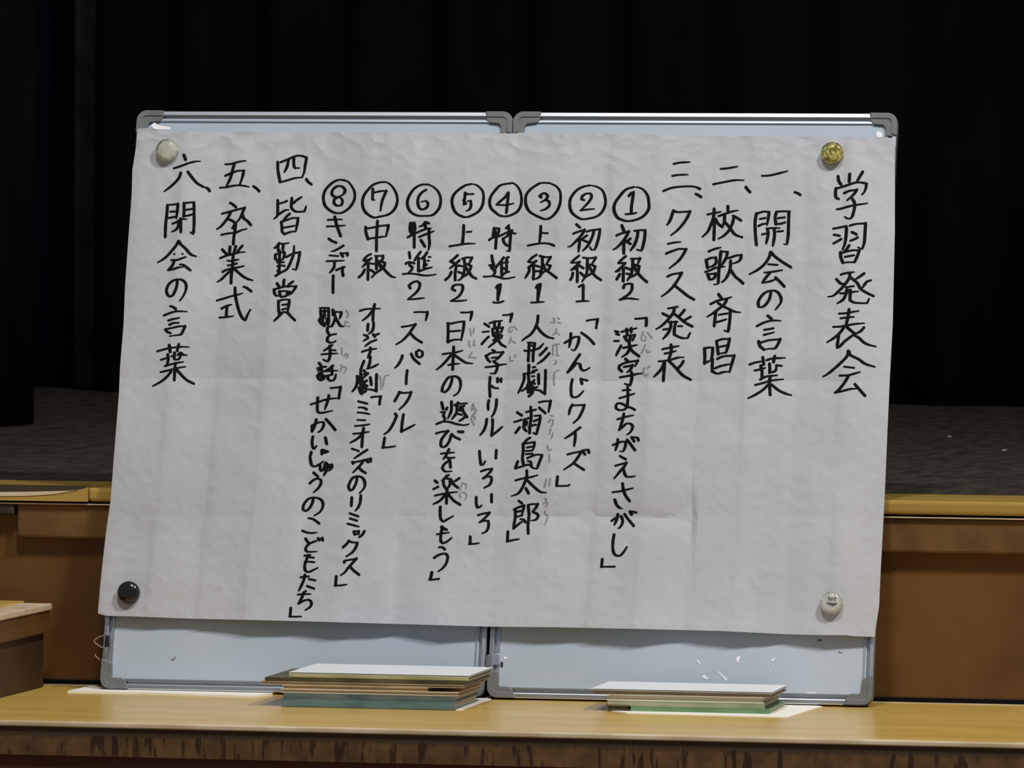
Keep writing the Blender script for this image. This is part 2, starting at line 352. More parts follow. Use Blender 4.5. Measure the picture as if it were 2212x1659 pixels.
LIFT = [(200, 0), (360, .05), (480, .5), (640, .9), (820, 1), (960, .75), (1050, .6), (1180, .75), (1370, 1.25), (1480, .35), (1570, .85), (1690, .2), (1900, 0)]
VC = [(fr.uniform(-.0028, .0028), fr.uniform(.35, .8)) for i in range(NC+1)]
HC = {540: [(212, .2), (420, .1), (620, .3), (760, .8), (900, 1.3), (1010, 1.4), (1100, .3), (1180, .9), (1300, .8), (1360, 1.2), (1430, -.6), (1500, -.3), (1900, .2)],
      820: [(212, .8), (270, .3), (460, .5), (500, 1.1), (560, .9), (640, .4), (900, .2), (1050, .9), (1120, 1.1), (1230, 1.4), (1400, 1.5), (1480, 1.2), (1520, .5), (1620, .4), (1700, 1.1), (1780, .9), (1900, .2)],
      1115: [(212, .2), (600, .3), (820, .5), (1000, .4), (1120, 1.0), (1200, 2.2), (1320, 3.0), (1495, 2.8), (1506, .3), (1700, .1), (1900, .2)]}
def paper_h(x, y):
    return max(-.0083, paper_h0(x, y))
def paper_h0(x, y):
    xl, xr = lerp_tab(LE, y), lerp_tab(RE, y); yt, yb = 283+(x-300)*.009, 1330+(x-220)*.028
    u = max(0, min(.99999, (x-xl)/(xr-xl)))*NC; v = max(0, min(.99999, (y-yt)/(yb-yt)))*NR
    # the fold rows sit at about 540, 820 and 1115 px
    i, j = int(u), int(v); a, b = u-i, v-j
    h = (node[j][i]*(1-a)+node[j][i+1]*a)*(1-b)+(node[j+1][i]*(1-a)+node[j+1][i+1]*a)*b
    k = round(u); dx = (u-k)*104; av, wv = VC[k]
    h += av*math.tanh(dx/13)*max(0, 1-abs(dx)/52)*(.6+.8*noise.noise(Vector((k*3.3, y*.006, 0))))
    for F_, tab in HC.items():
        fy = F_+(x-900)*.004+3*noise.noise(Vector((x*.02, F_, 0))); A = lerp_tab(tab, x); d_ = y-fy
        h -= .0030*A*(math.exp(d_/(36+6*max(0, A-1))) if d_ < 0 else math.exp(-d_/(22+14*max(0, A-1))))
    q = Vector((x*.0045, y*.0045, 9.1)); h += noise.noise(q)*.0030
    q = Vector((x*.011, y*.011, 3.1)); h += (noise.noise(q))*.0014
    q = Vector((x*.030, y*.030, 7.7)); rg = 1-abs(noise.noise(q))*2; h += rg*.00040
    near_top = max(0, 1-(y-285)/90); q = Vector((x*.022, y*.036, 1.3)); h += (.4-abs(noise.noise(q)))*.0030*near_top
    lf = max(0, min(1, (y-1170)/180)); h += .0065*lf*lf*lerp_tab(LIFT, x)
    # pulled in towards each magnet
    for mx, my in ((363, 327), (1799, 333), (280, 1281), (1797, 1304)):
        d = math.hypot(x-mx, y-my); h -= .0010*math.exp(-(d/38)**2)
    return h
HP = .0150                                      # mean stand-off of the sheet in front of the enamel
def on_paper(x, y, e=0.0): return onboard(x, y, HP+paper_h(x, y)+e)
NX, NY = 300, 200
vs = []
for j in range(NY+1):
    v = j/NY
    for i in range(NX+1):
        u = i/NX
        y_l = 278+(1325-278)*v; y_r = 298+(1376-298)*v
        x = 297+(1934-297)*u if v == 0 else None
        xt = 297+(1934-297)*u; xb = 212+(1891-212)*u
        yt = lerp_tab(TE, xt); yb = lerp_tab(BE, xb)
        xl = lerp_tab(LE, y_l); xr = lerp_tab(RE, y_r)
        px = (1-v)*xt+v*xb+(1-u)*xl+u*xr-((1-u)*(1-v)*297+u*(1-v)*1934+(1-u)*v*212+u*v*1891)
        py = (1-v)*yt+v*yb+(1-u)*y_l+u*y_r-((1-u)*(1-v)*278+u*(1-v)*298+(1-u)*v*1325+u*v*1376)
        vs.append(on_paper(px, py))
fs = [[j*(NX+1)+i, (j+1)*(NX+1)+i, (j+1)*(NX+1)+i+1, j*(NX+1)+i+1] for j in range(NY) for i in range(NX)]
sheet_root = tag(empty('program_sheet', onboard(1050, 1350, HP)), 'large creased sheet of white paper with handwritten Japanese event programme over both boards', 'poster')
ps = mesh('paper', vs, fs, M['paper']); sd = ps.modifiers.new('thick', 'SOLIDIFY'); sd.thickness = .0003; sd.offset = -1
under(ps, sheet_root)

# ------------------------------------------------------------ handwriting
INK = '''@学習発表会
T 1600 350
学 1455,215 1465,285 1500,335;1628,180 1620,290;1822,145 1780,215 1730,300;1422,395 1415,470 1425,530 1465,550;1425,395 1500,375 1620,335 1720,305 1825,308 1880,325 1865,400 1840,455 1810,485;1545,465 1620,430 1735,415 1680,490 1590,570;1670,555 1700,610 1700,680 1670,800 1640,840 1600,845 1555,820;1435,705 1500,695 1640,655 1760,635 1895,615
習 1380,995 1460,980 1580,955 1575,1080 1555,1220 1520,1305;1390,1085 1480,1100;1385,1215 1440,1185 1500,1150;1625,950 1720,925 1865,915 1855,1080 1845,1200 1815,1300 1750,1275;1660,1045 1730,1080;1640,1175 1700,1150 1750,1125;1620,1245 1575,1310 1550,1330;1490,1350 1495,1420 1525,1500;1510,1355 1600,1330 1700,1315 1770,1325 1740,1410 1700,1495 1600,1495 1535,1505;1555,1415 1640,1400 1695,1390
T 1600 570
発 1495,160 1560,140 1695,120;1630,135 1620,210 1560,300 1470,400 1380,475 1300,490;1430,230 1490,290 1540,300;1640,200 1740,285 1790,370 1880,430 1985,480;1845,140 1790,180 1715,230;1945,245 1880,270 1820,350;1570,350 1690,330;1485,440 1560,435 1650,420 1760,410;1585,385 1560,480 1520,540 1440,590;1590,390 1640,385 1630,540 1690,575 1800,585 1890,585 1915,520
表 1465,742 1570,735 1680,715 1765,700;1490,812 1580,800 1695,790;1380,940 1490,935 1600,915 1720,895 1850,885;1618,680 1605,780 1580,920 1640,990 1710,1045;1840,950 1790,1005 1710,1045;1540,950 1480,1030 1400,1100 1290,1170;1460,1060 1455,1130 1435,1250;1435,1250 1475,1235 1560,1150 1680,1060 1760,1100 1850,1180 1940,1215 2020,1235
T 1600 660
会 1605,680 1590,750 1520,830 1400,940 1300,1020 1230,1060;1620,690 1640,740 1760,800 1860,870 2005,915;1545,912 1695,930;1475,1045 1600,1040 1700,1015 1785,990;1610,1050 1550,1150 1480,1240 1405,1300;1405,1300 1540,1270 1640,1245 1730,1240;1705,1175 1770,1250 1855,1345
@開会の言葉
T 1600 350
一 315,205 400,203 500,185 700,135
、 805,450 845,462 890,490
開 235,770 215,900 220,1080 235,1235;235,770 300,750 350,738 425,745 410,850 395,935;285,850 370,835;265,955 330,925 395,920;720,745 715,900 710,1080 690,1230 645,1225;535,745 515,820 525,925;530,740 620,735 745,735;555,838 660,825;530,925 600,920 665,900;385,990 480,985 585,985;320,1080 390,1065 ;545,1037 630,1030;400,1000 410,1080 380,1215;500,1000 505,1100 480,1250
会 445,1345 425,1420 350,1530 250,1610 130,1676;460,1350 500,1400 620,1490 750,1570;410,1525 550,1535;355,1650 460,1640 625,1612;440,1651 380,1721 320,1801;320,1801 420,1786 520,1751;520,1725 580,1781 650,1856
T 1600 570
の 450,435 430,520 380,600 320,645 270,640 262,570 310,480 390,415 480,398 550,420 600,500 600,570 570,620 520,680
言 405,775 460,820;240,930 350,875 480,845 600,850;350,985 490,960;345,1060 500,1020;268,1160 290,1230 350,1280;300,1175 420,1140 590,1125 560,1190 510,1260 430,1265 360,1280
T 1600 660
葉 130,880 220,850 330,830;385,815 480,790 665,780;330,775 345,880;510,755 490,840;205,970 280,955 370,930;300,900 320,1000 310,1090;430,870 435,950 430,1000 500,985 530,950 530,890;530,890 615,900;290,1105 380,1060 550,1040;215,1185 300,1165 460,1120 640,1100;440,1060 430,1150 440,1330;410,1180 330,1260 220,1330 110,1385;460,1180 560,1260 660,1310 760,1340
@校歌斉唱
T 1320 330
二 1635,240 1740,230 1890,205;1525,470 1650,445 1840,410 1985,410
、 2015,515 2040,550 2075,585
校 1440,920 1520,905 1640,880;1540,840 1530,960 1480,1100 1440,1180 1365,1255;1545,990 1540,1150 1535,1295;1560,990 1600,1060 1660,1105;1745,800 1745,870;1605,945 1720,905 1810,875 1895,860;1695,940 1690,1040 1660,1100;1820,940 1870,965 1940,1010;1830,980 1810,1060 1760,1160 1680,1240 1600,1285;1695,1035 1750,1090 1800,1160 1860,1225 1955,1260
T 1320 520
歌 1455,160 1540,125 1640,100;1420,290 1440,400;1415,290 1480,260 1565,250 1570,320 1530,370 1440,400;1405,465 1480,440 1560,405 1700,385;1440,500 1470,570;1435,500 1560,490 1545,550 1490,585 1465,560;1640,160 1625,300 1610,450 1600,640 1535,655;1640,160 1740,165 1720,250 1680,320 1640,385;1700,270 1780,250 1870,220 1945,215 1930,280 1890,315 1820,340;1785,300 1780,400 1750,500 1700,580 1650,620;1790,440 1850,530 1910,580 1970,635
斉 1605,800 1650,860;1485,945 1590,895 1700,870 1800,840;1730,880 1680,960 1590,1030 1510,1090 1435,1135;1600,930 1660,970 1740,1010 1850,1060 1935,1068;1565,1060 1550,1180 1540,1270;1780,1050 1775,1160 1750,1360 1690,1340;1610,1105 1740,1085;1575,1215 1650,1195 1725,1170
T 1320 640
唱 1395,780 1400,900 1395,1000;1395,780 1450,765 1520,765 1510,880 1490,960;1410,990 1460,970;1575,670 1590,780 1600,860;1575,670 1660,640 1770,635 1745,750 1715,840 1610,855;1620,755 1740,730;1515,940 1510,1040 1510,1120;1585,935 1680,895 1840,885 1800,1020 1770,1130;1550,1075 1640,1040 1780,1010;1510,1120 1590,1155 1680,1130 1770,1125
@クラス発表
T 1320 330
三 935,165 1040,145 1180,138;915,345 1000,330 1150,325;780,570 900,525 1040,505 1180,500 1260,510 1330,540
、 1265,615 1300,630 1345,660
ク 930,865 900,960 870,1030 835,1075;930,865 1000,885 1180,875 1130,980 1060,1080 980,1165 895,1230
ラ 850,1360 940,1340 1040,1330;820,1505 920,1465 1020,1435 1120,1440 1070,1530 1000,1620 870,1725
T 1320 520
ス 840,535 920,500 1055,480 1000,580 930,680 840,770 755,830;940,660 1040,740 1140,820 1240,878
発 850,1010 920,1000 995,985;945,1000 935,1060 890,1130 820,1210 740,1280 670,1320;770,1085 860,1130;940,1090 1020,1150 1120,1230 1215,1280;1095,1035 1060,1080 1020,1120;1190,1135 1100,1185;860,1215 990,1210;890,1215 890,1290 850,1380 775,1465;780,1325 860,1315;1000,1275 1060,1275;965,1215 945,1320 945,1400 1010,1435 1080,1455 1145,1450 1180,1375
T 1320 640
表 765,790 860,770 1015,740;800,855 870,840 970,815;710,970 800,965 900,945 1000,915 1090,910;895,725 900,800 870,920 840,960;790,1000 740,1100 640,1200;800,1000 790,1120 780,1260;860,960 960,1060 1060,1170 1140,1220 1190,1245;1080,970 1050,1020 1000,1075
@初級一番目
T 1320 330
① 340,510 220,550 120,660 55,760 45,860 90,960 160,1000 260,1020 400,990 500,930 560,840 565,750 545,640 480,550 400,515 330,510;265,645 300,600 335,590 320,700 305,800 300,890;215,915 300,912 385,895
初 160,1085 190,1160;80,1235 150,1205 265,1175 220,1260 160,1340 90,1410 35,1445;190,1330 190,1500;290,1280 240,1320;210,1310 290,1360;345,1165 430,1155 510,1155 500,1280 475,1400 450,1465 385,1445;400,1180 390,1260 350,1370 290,1460
T 1320 520
級 220,230 160,280 105,335;105,335 220,330;210,335 150,400 70,460;70,460 130,440;215,400 290,430;185,420 180,600;130,500 85,575;230,490 280,500;295,270 430,265 400,340;325,280 320,400 300,500 245,590;360,360 420,380 400,470 340,520 260,560;340,380 400,480 460,550 535,615
2 185,700 200,655 260,640 315,650 310,730 260,800 180,850 125,885;130,880 250,860 410,875
「 360,1165 440,1160 530,1150 525,1275 505,1275
T 1320 640
漢 60,520 110,530;75,560 120,575;45,668 115,665;150,740 110,810 75,880;155,530 260,505 385,475;230,490 240,560;300,480 300,530;190,600 280,580 355,580 320,660;205,610 235,660;290,600 270,700 280,760 240,850 160,905;180,770 280,750 390,725;280,770 330,830 420,895
字 215,935 260,975;125,1040 120,1080 160,1120;130,1030 220,990 400,960 360,1040;190,1055 320,1030 290,1090 240,1135;305,1135 310,1220 285,1330 200,1305;130,1210 270,1185 380,1160 470,1150
@初級一番目
T 1180 820 240
ま 1520,215 1590,205 1680,205;1455,370 1560,340 1760,275;1620,145 1625,300 1620,450 1600,550 1540,600 1450,605 1390,570 1390,510 1430,470 1500,475 1570,515 1640,545 1700,565 1765,600
ち 1415,790 1500,765 1600,735 1735,710;1545,680 1520,800 1480,920 1450,1000;1450,1000 1520,940 1600,875 1680,880 1720,930 1705,990 1660,1060 1605,1095
が 1325,1300 1420,1265 1500,1235 1585,1240 1570,1340 1530,1430 1460,1425;1425,1190 1415,1290 1375,1405;1610,1200 1690,1300 1765,1400;1700,1150 1750,1225;1720,1145 1810,1155 1835,1205
T 1180 960 240
え 1465,230 1585,295;1375,425 1480,395 1595,365 1560,430 1480,520 1400,620 1350,675;1540,500 1560,580 1600,640 1680,645 1770,628
さ 1320,950 1450,935 1600,900 1730,868;1520,780 1535,900 1580,1020 1660,1125;1365,1105 1400,1200 1460,1260 1510,1275
が 1300,1520 1370,1470 1430,1440;1425,1395 1410,1480 1355,1600;1490,1435 1520,1500 1510,1580 1460,1660 1425,1665;1560,1390 1640,1500 1740,1620;1665,1340 1700,1395;1690,1335 1795,1355
T 1180 1060 240
し 1350,875 1330,1000 1325,1150 1350,1250 1410,1295 1480,1285 1540,1220 1605,1120
」 1115,1365 1100,1510;1085,1515 1365,1510
T 1180 670 240
~か 1930,435 1895,530 1895,590 1960,620 1985,550 1950,500;2015,450 2105,550
~ん 1970,690 1930,790 1890,855;1990,790 2020,840 2065,825
~じ 1950,1150 1930,1240 1970,1310 2030,1270;2010,1150 2060,1120
@初級二番目
T 1180 380 240
② 870,185 720,220 600,290 510,400 470,500 475,640 520,740 620,820 720,860 850,845 980,815 1090,740 1160,620 1180,500 1150,350 1090,260 980,205 860,185;755,480 700,460 720,400 800,350 880,350 905,400 880,470 800,570 690,680;680,688 800,670 960,655
初 600,965 670,1025;535,1150 620,1115 765,1070 720,1150 640,1250 560,1330 490,1395 430,1410;665,1230 660,1350 640,1510;810,1185 740,1230;700,1260 830,1320;800,1110 900,1080 1070,1060 1050,1200 1000,1380 960,1470 900,1470 870,1420;950,1090 920,1200 850,1350 780,1440 725,1490
T 1180 500 240
級 655,480 580,540 490,615;490,620 570,620 660,605;665,605 590,690 490,770;500,760 590,740;660,680 740,730;610,700 620,850 615,1000;530,825 515,900 480,960;680,820 745,880;730,520 850,530 985,520 940,600 900,655;820,540 815,700 800,850 715,995;900,655 975,700 940,800 860,860 760,920;840,660 900,780 980,890 1090,965
1 650,1100 740,1050 735,1200 735,1370;600,1395 720,1385 850,1385
T 1180 670 240
「 805,210 900,190 1025,180 1005,270 995,350
か 365,650 450,600 560,535 655,530 640,640 590,760 550,805 505,785;490,465 485,580 455,735;700,450 790,510 870,580 950,670
ん 670,880 600,980 520,1100 420,1240;425,1235 520,1150 600,1060 670,1070 690,1160 740,1205 800,1185 865,1145
じ 520,1380 495,1500 495,1650 510,1710 560,1735 640,1710 740,1610;690,1370 710,1460;720,1375 820,1400
T 1180 820 240
ク 520,500 480,570 450,690;500,520 600,510 760,505 720,620 640,770 540,865
イ 680,950 600,1010 500,1090 370,1170;580,1060 575,1180 555,1320
ズ 420,1490 550,1455 700,1430 640,1530 560,1640 490,1700 350,1790;540,1655 650,1730 750,1795;720,1420 770,1485;740,1405 840,1395 850,1450
T 1180 960 240
」 225,645 215,730 205,820;205,825 330,825 440,820 460,800
@上級一番目
T 1180 670 240
~に 150,160 165,240;95,240 170,245;230,150 255,175;220,240 285,260
~ん 205,370 180,450 130,490;190,440 265,490
~ぎ 150,700 200,680 260,670;130,700 130,880;210,700 215,900;250,900 200,880;190,1000 200,1060 150,1080
~げ 250,1190 170,1240 150,1370 160,1490
T 1180 820 240
~う 90,710 140,730;90,790 40,850;130,800 130,880 100,920
~ら 90,980 60,1080;130,1070 100,1170
~し 20,1320 50,1410 105,1390
~ま 60,1490 60,1640
@上級一番目
T 1000 380 240
③ 1720,140 1560,140 1450,190 1330,280 1260,380 1245,500 1270,620 1340,720 1500,810 1640,860 1760,820 1870,700 1930,560 1945,420 1930,300 1850,200 1720,140;1560,425 1530,400 1580,355 1640,345 1690,400 1660,460 1550,525;1660,480 1720,510 1720,590 1640,660 1545,690
上 1550,1005 1545,1150 1520,1340;1595,1135 1690,1140;1290,1385 1420,1360 1560,1340 1700,1345 1815,1385
T 1000 520 240
級 1465,280 1400,320 1300,410;1300,415 1380,430 1470,400;1460,400 1370,480 1310,530;1310,530 1320,600 1240,740;1390,490 1410,600 1400,760;1430,490 1520,515;1430,615 1490,600 1540,620;1525,300 1640,325 1745,325 1700,400 1660,470;1580,330 1580,480 1560,600 1540,700 1450,760 1410,760;1660,470 1740,500 1700,580 1640,600 1560,660;1590,460 1640,570 1720,630 1865,740
1 1460,930 1490,880 1545,865 1520,1000 1490,1200;1500,900 1490,1200;1355,1230 1480,1225 1615,1215
T 1000 660 240
人 1495,205 1480,340 1420,480 1330,590 1250,640 1175,700;1475,420 1560,530 1680,620 1810,655
形 1290,735 1440,745;1310,800 1430,790;1225,895 1290,905 1380,890 1510,850 1600,760;1320,760 1310,900 1300,1100;1430,760 1400,950 1395,1100;1670,845 1600,920 1530,985;1720,950 1620,1060 1560,1110 1480,1160
T 1000 780 240
劇 1310,80 1320,120;1310,90 1310,250;1390,125 1440,115;1385,200 1475,175;1215,255 1300,240 1430,225;1215,260 1220,350 1160,520 1100,630;1300,250 1310,380 1290,500 1170,600;1310,380 1380,500 1430,530;1370,300 1420,300;1420,380 1380,420 1430,450;1480,515 1390,550 1310,590;1390,550 1380,640 1310,700;1290,470 1300,620;1330,450 1350,620;1360,520 1380,600;1440,575 1520,580 1580,620 1640,650;1505,265 1510,450;1645,185 1640,400 1630,650
「 1510,820 1620,800 1745,795 1725,900 1705,1010
浦 1080,1020 1170,1080;1020,1210 1100,1190 1170,1165;1130,1320 1050,1425;1260,1015 1350,990 1455,965;1350,915 1360,1100 1340,1250 1325,1430;1215,1165 1320,1130;1225,1170 1210,1300 1230,1360 1265,1390;1420,1090 1540,1080 1530,1200 1490,1350 1460,1465 1400,1425;1410,1195 1500,1160;1310,1320 1380,1280 1460,1265;1520,930 1640,1035;1270,1210 1260,1270
T 1000 920 240
島 1340,235 1280,270 1220,340;1200,360 1200,500 1185,650 1210,780;1180,360 1300,340 1430,320 1410,430 1390,480;1270,430 1380,410;1250,500 1380,490;1250,560 1390,550;1280,640 1400,590 1500,570 1580,580 1530,700 1475,850 1400,840 1360,800;1290,700 1350,710 1360,800;1090,710 1045,840;1040,845 1160,810 1300,770 1370,800
太 1045,1085 1170,1050 1340,1020 1490,980;1270,890 1270,1000 1220,1150 1160,1270 1090,1350 970,1395;1270,1070 1400,1200 1540,1310 1660,1325;1255,1245 1305,1335
~た 1660,1065 1620,1215;1740,1050 1715,1190
~ろ 1635,1445 1665,1470;1600,1550 1650,1500 1690,1540 1650,1610
T 1000 1020 240
郎 1110,570 1175,620;1015,745 1100,700 1220,660 1190,780 1170,860;1060,890 1180,860;1045,750 1040,900 1025,1000 1000,1125;1005,1120 1100,1040 1180,980;1140,935 1200,940 1240,990;1070,790 1150,770;1290,655 1370,635 1490,635 1450,710 1380,785;1390,790 1480,830 1495,890 1440,950 1350,960;1300,680 1315,850 1295,1050 1300,1215
」 895,1185 885,1370;875,1380 1000,1350 1120,1330
~う 1630,780 1640,830 1690,870 1670,950 1620,1040
@特進一番目
T 1000 380 240
④ 990,140 850,160 740,190 640,290 560,400 530,520 560,640 640,720 740,790 880,800 1000,760 1100,690 1160,560 1165,420 1130,280 1060,180 990,140;900,335 850,410 760,490 665,570;665,572 850,578 1010,545;905,335 890,500 865,730
特 620,1040 600,1200;620,1035 720,1045 700,1180;520,1275 590,1230 740,1190 900,1110;670,1150 660,1300 650,1440;640,1060 640,1180;915,985 860,1040;910,1000 920,1100;975,1085 950,1150 800,1250;800,1250 820,1330 880,1385;950,1180 935,1350 930,1495 865,1490;890,1160 960,1140 1050,1145
T 1000 520 240
進 575,300 590,400 620,500;520,490 580,480 600,540 ;560,530 640,610 620,670 570,700;410,715 500,710 600,705 700,720 800,750 900,750 1035,720;810,335 750,420 680,500 650,560;770,430 770,560 775,690;780,540 840,560;870,345 870,480 865,620;910,325 870,350;790,440 900,420;780,690 840,640 920,615
1 665,930 700,880 750,870 730,1000 690,1190;700,900 695,1180;600,1225 700,1235 815,1200
T 1000 660 240
「 800,190 890,185 980,165 960,240 940,325
漢 430,360 520,420;390,525 515,515;510,620 440,690 375,765;530,350 620,320 690,310 785,300;630,320 630,420;730,320 715,430;590,470 600,560;590,465 700,450 790,440 760,540;600,550 720,520;590,600 700,580 780,600;600,690 700,660 770,640;680,440 690,600 640,720 510,830;700,680 760,770 850,820;640,600 660,700;700,560 710,680
字 585,885 635,905;460,1000 500,1080 540,1115;470,1000 560,945 700,930 800,930 750,990 700,1050 610,1110;570,1040 700,1030;610,1110 690,1170 680,1260 640,1350 540,1350;450,1225 600,1210 740,1180 865,1165
~か 1070,480 1020,420 950,430 910,480 920,520 960,530 985,480
~ん 960,640 920,750;970,700 1040,745
~じ 935,1020 935,1110 1000,1095;1050,980 1030,1025
T 1000 780 240
ド 540,320 530,500 540,705;570,495 620,530 705,540;690,345 690,410;760,350 760,405;690,380 760,380
リ 515,785 500,870 505,960;670,770 660,900 620,1030 570,1110
ル 475,1160 455,1280 410,1390 340,1475;590,1165 590,1300 570,1480;570,1480 680,1400 785,1305
T 1000 920 240
い 330,505 340,650 360,775 400,770 445,700;665,485 655,640
ろ 360,905 460,870 590,850 520,940 400,1045;400,1045 480,1010 560,1010 570,1080 530,1170 420,1235
い 265,1420 265,1540 290,1630 340,1610 375,1580;570,1365 570,1515
T 1000 1020 240
ろ 300,855 400,825 530,805 450,900 330,995;330,995 430,965 505,970 510,1070 470,1170 380,1220
」 145,1285 145,1420;115,1430 220,1425 325,1412
@上級二番目
T 1000 660 240
~に 140,470 165,590;220,450 210,540
~ほ 120,700 120,780 145,820;225,690 215,780;195,790 245,785
~ん 185,930 110,1030 200,1030 240,1055 270,1030
T 1000 780 240
~あ 200,850 160,990 230,930 210,860;240,940 265,980 220,1040
~そ 190,1070 165,1170;200,1070 240,1120 230,1170;180,1180 215,1265
@上級二番目
T 840 380 240
⑤ 1640,160 1530,185 1420,250 1310,350 1260,460 1265,580 1310,700 1400,780 1530,820 1640,790 1780,710 1860,590 1885,440 1870,310 1800,220 1720,170 1640,160;1510,340 1580,362 1690,358;1520,340 1510,450 1490,570;1490,480 1530,550;1575,500 1630,500 1635,600 1600,670 1540,695
上 1490,985 1485,1150 1465,1340;1550,1115 1645,1108;1205,1400 1350,1378 1530,1350 1715,1345
T 840 530 240
級 1370,195 1300,260 1220,320;1220,320 1290,350;1410,295 1310,380 1210,460;1270,330 1340,400;1400,395 1340,420 1320,560 1320,690;1370,400 1470,415;1245,530 1200,620 1125,685;1385,530 1470,560;1460,265 1550,240 1655,245 1620,320 1590,380;1500,270 1510,400 1490,570 1430,670 1370,695;1550,370 1640,410 1600,520 1540,590 1460,640;1520,420 1600,540 1660,620 1740,660
2 1320,900 1260,870 1280,810 1350,780 1450,785 1475,830 1450,930 1370,1030 1230,1105;1235,1105 1400,1105 1550,1090
「 1435,1335 1540,1335 1655,1325 1640,1410 1620,1490
T 840 680 240
日 1180,170 1180,350 1175,540;1160,170 1230,175 1370,145 1500,130 1480,300 1440,510;1215,330 1420,315;1170,545 1280,500 1430,490
本 1070,785 1180,765 1300,755 1470,710;1290,640 1285,800 1275,950 1270,1085;1230,810 1130,930 1040,1020 950,1090;1320,810 1420,880 1530,950 1670,970;1185,1000 1280,980 1410,972
の 1260,1270 1240,1360 1190,1470 1120,1540 1060,1520 1070,1430 1130,1320 1200,1240 1320,1225 1400,1270 1430,1370 1410,1490 1360,1570 1290,1610
T 820 820 240
遊 1235,455 1265,580;1330,590 1345,560;1430,440 1430,600 1400,690 1360,770;1215,645 1290,650 1270,720 1310,780 1260,830;1130,885 1250,840 1380,840 1520,880 1680,905 1780,885;1560,460 1600,480 1740,470;1490,510 1560,470;1540,530 1530,660 1440,785;1500,500 1560,520;1600,540 1690,520;1640,540 1660,620 1740,745;1610,560 1600,610;1550,680 1640,700;1700,730 1660,780 1590,820
~あ 1860,500 1820,620 1880,580 1860,500;1900,570 1930,610 1890,680
~そ 1850,700 1820,780;1860,700 1895,760 1890,800;1840,820 1880,900
び 1125,1070 1230,1040 1360,1025 1290,1110 1230,1200 1220,1310 1260,1345 1320,1320 1390,1220 1430,1070 1480,1130 1600,1190;1555,1030 1675,1030;1570,1050 1670,1050
T 820 960 240
を 1220,185 1330,170 1490,160;1380,100 1320,220 1270,290;1320,250 1380,270 1490,260;1370,270 1400,330 1410,450;1370,330 1290,390 1245,470 1290,530 1360,540 1440,530
楽 1325,620 1380,610;1350,620 1280,690 1250,720;1270,710 1275,800 1320,880;1290,670 1420,690 1400,800 1340,890;1430,720 1480,800 1560,860;1500,730 1590,670;1100,720 1150,760;1070,890 1170,840;1390,740 1440,770;1345,880 1335,1040 1330,1170;1100,1020 1250,985 1400,960 1550,945;1290,1020 1200,1120 1065,1190;1380,1010 1480,1120 1605,1200
~た 1600,910 1650,760 1730,800 1710,890
~の 1620,1050 1580,1020 1620,960 1700,960 1730,1020 1700,1100
T 820 1090 240
し 1210,45 1205,180 1220,290 1270,340 1370,280 1470,225
も 1225,440 1340,500;1250,440 1220,600 1220,730 1270,770 1350,730 1435,660;1140,590 1260,570 1385,555;1230,480 1330,500
う 1180,850 1240,845 1300,890;1085,1060 1180,1000 1300,975 1355,1030 1330,1160 1260,1260 1170,1330
」 1040,1350 1010,1490;985,1490 1090,1490 1185,1475
@特進二番目
T 840 380 240
⑥ 790,170 650,175 510,250 420,370 370,500 380,620 440,720 560,785 700,795 860,780 960,700 1020,590 1030,440 980,310 890,220 790,170;745,275 680,310 600,400 575,520 610,640 680,665 760,620 780,550 740,495 640,515
特 430,940 420,1080 470,1160;430,935 510,930 520,1060 500,1150;375,1220 470,1170 600,1110 750,1050 845,1040;505,1130 505,1280 505,1420;480,960 470,1080;800,945 725,910 680,980 600,1010;725,930 730,1030;600,1215 760,1150 895,1100;800,1060 800,1200 810,1350 790,1470;640,1280 715,1400
T 840 530 240
進 405,140 420,250;335,365 400,330 510,360;410,350 420,400 470,430 450,490 390,545;280,570 420,560 560,575 720,600 860,590 940,575;630,130 570,210 505,310;590,250 590,380 590,510;760,140 720,200 660,260;700,230 710,330 700,440;790,230 830,230;765,305 800,305;640,260 700,250;600,515 720,470 860,435;690,430 750,380
2 425,850 400,800 470,740 560,710 620,760 600,860 520,960 380,1070;380,1075 540,1065 705,1045
「 505,1330 620,1325 770,1330 755,1410 735,1490
T 840 680 240
ス 255,240 390,220 530,190 460,290 380,400 270,510 145,590;430,370 530,470 655,550
パ 270,815 240,900 180,1000 120,1055;445,780 500,880 610,975;600,700 545,740 560,820 620,850 670,800 665,730 600,700
ー 365,1110 350,1240 345,1370
T 820 820 240
ク 400,250 350,340 300,425;380,245 480,265 630,250 580,370 500,490 390,595
ル 310,680 340,720 280,860 190,1010 90,1090;475,695 450,860 435,1030;435,1035 560,970 705,895
」 100,1160 70,1350;50,1355 180,1345 320,1325
@中級
T 670 380 240
⑦ 1500,120 1380,130 1250,180 1140,290 1070,390 1040,520 1060,650 1130,750 1260,825 1380,810 1560,765 1680,660 1735,510 1720,370 1650,230 1570,150 1500,120;1250,260 1240,470 1285,480;1275,330 1420,300 1515,300 1450,450 1420,560 1400,690
中 1105,1020 1110,1120 1150,1250;1110,1050 1280,1020 1400,995 1560,980 1540,1080 1510,1200;1150,1255 1280,1230 1400,1215 1510,1200;1340,900 1330,1100 1320,1300 1320,1490
T 670 520 240
級 1210,265 1140,300 1060,385;1060,385 1120,390 1215,355;1215,350 1120,440 1040,520;1100,400 1150,470;1190,450 1290,460;1155,450 1150,770;1085,575 1040,660 970,725;1200,580 1270,620;1290,300 1450,300 1440,370 1400,410;1320,310 1320,560;1400,400 1490,440 1470,520 1400,580 1310,640 1225,730;1360,460 1420,550;1340,400 1440,530 1540,640 1620,710 1700,730
T 660 640 240
オ 1080,290 1200,255 1400,245 1490,245;1375,160 1350,300 1340,480;1330,290 1240,400 1135,480
リ 1245,555 1235,680;1355,525 1350,620 1320,700 1255,745
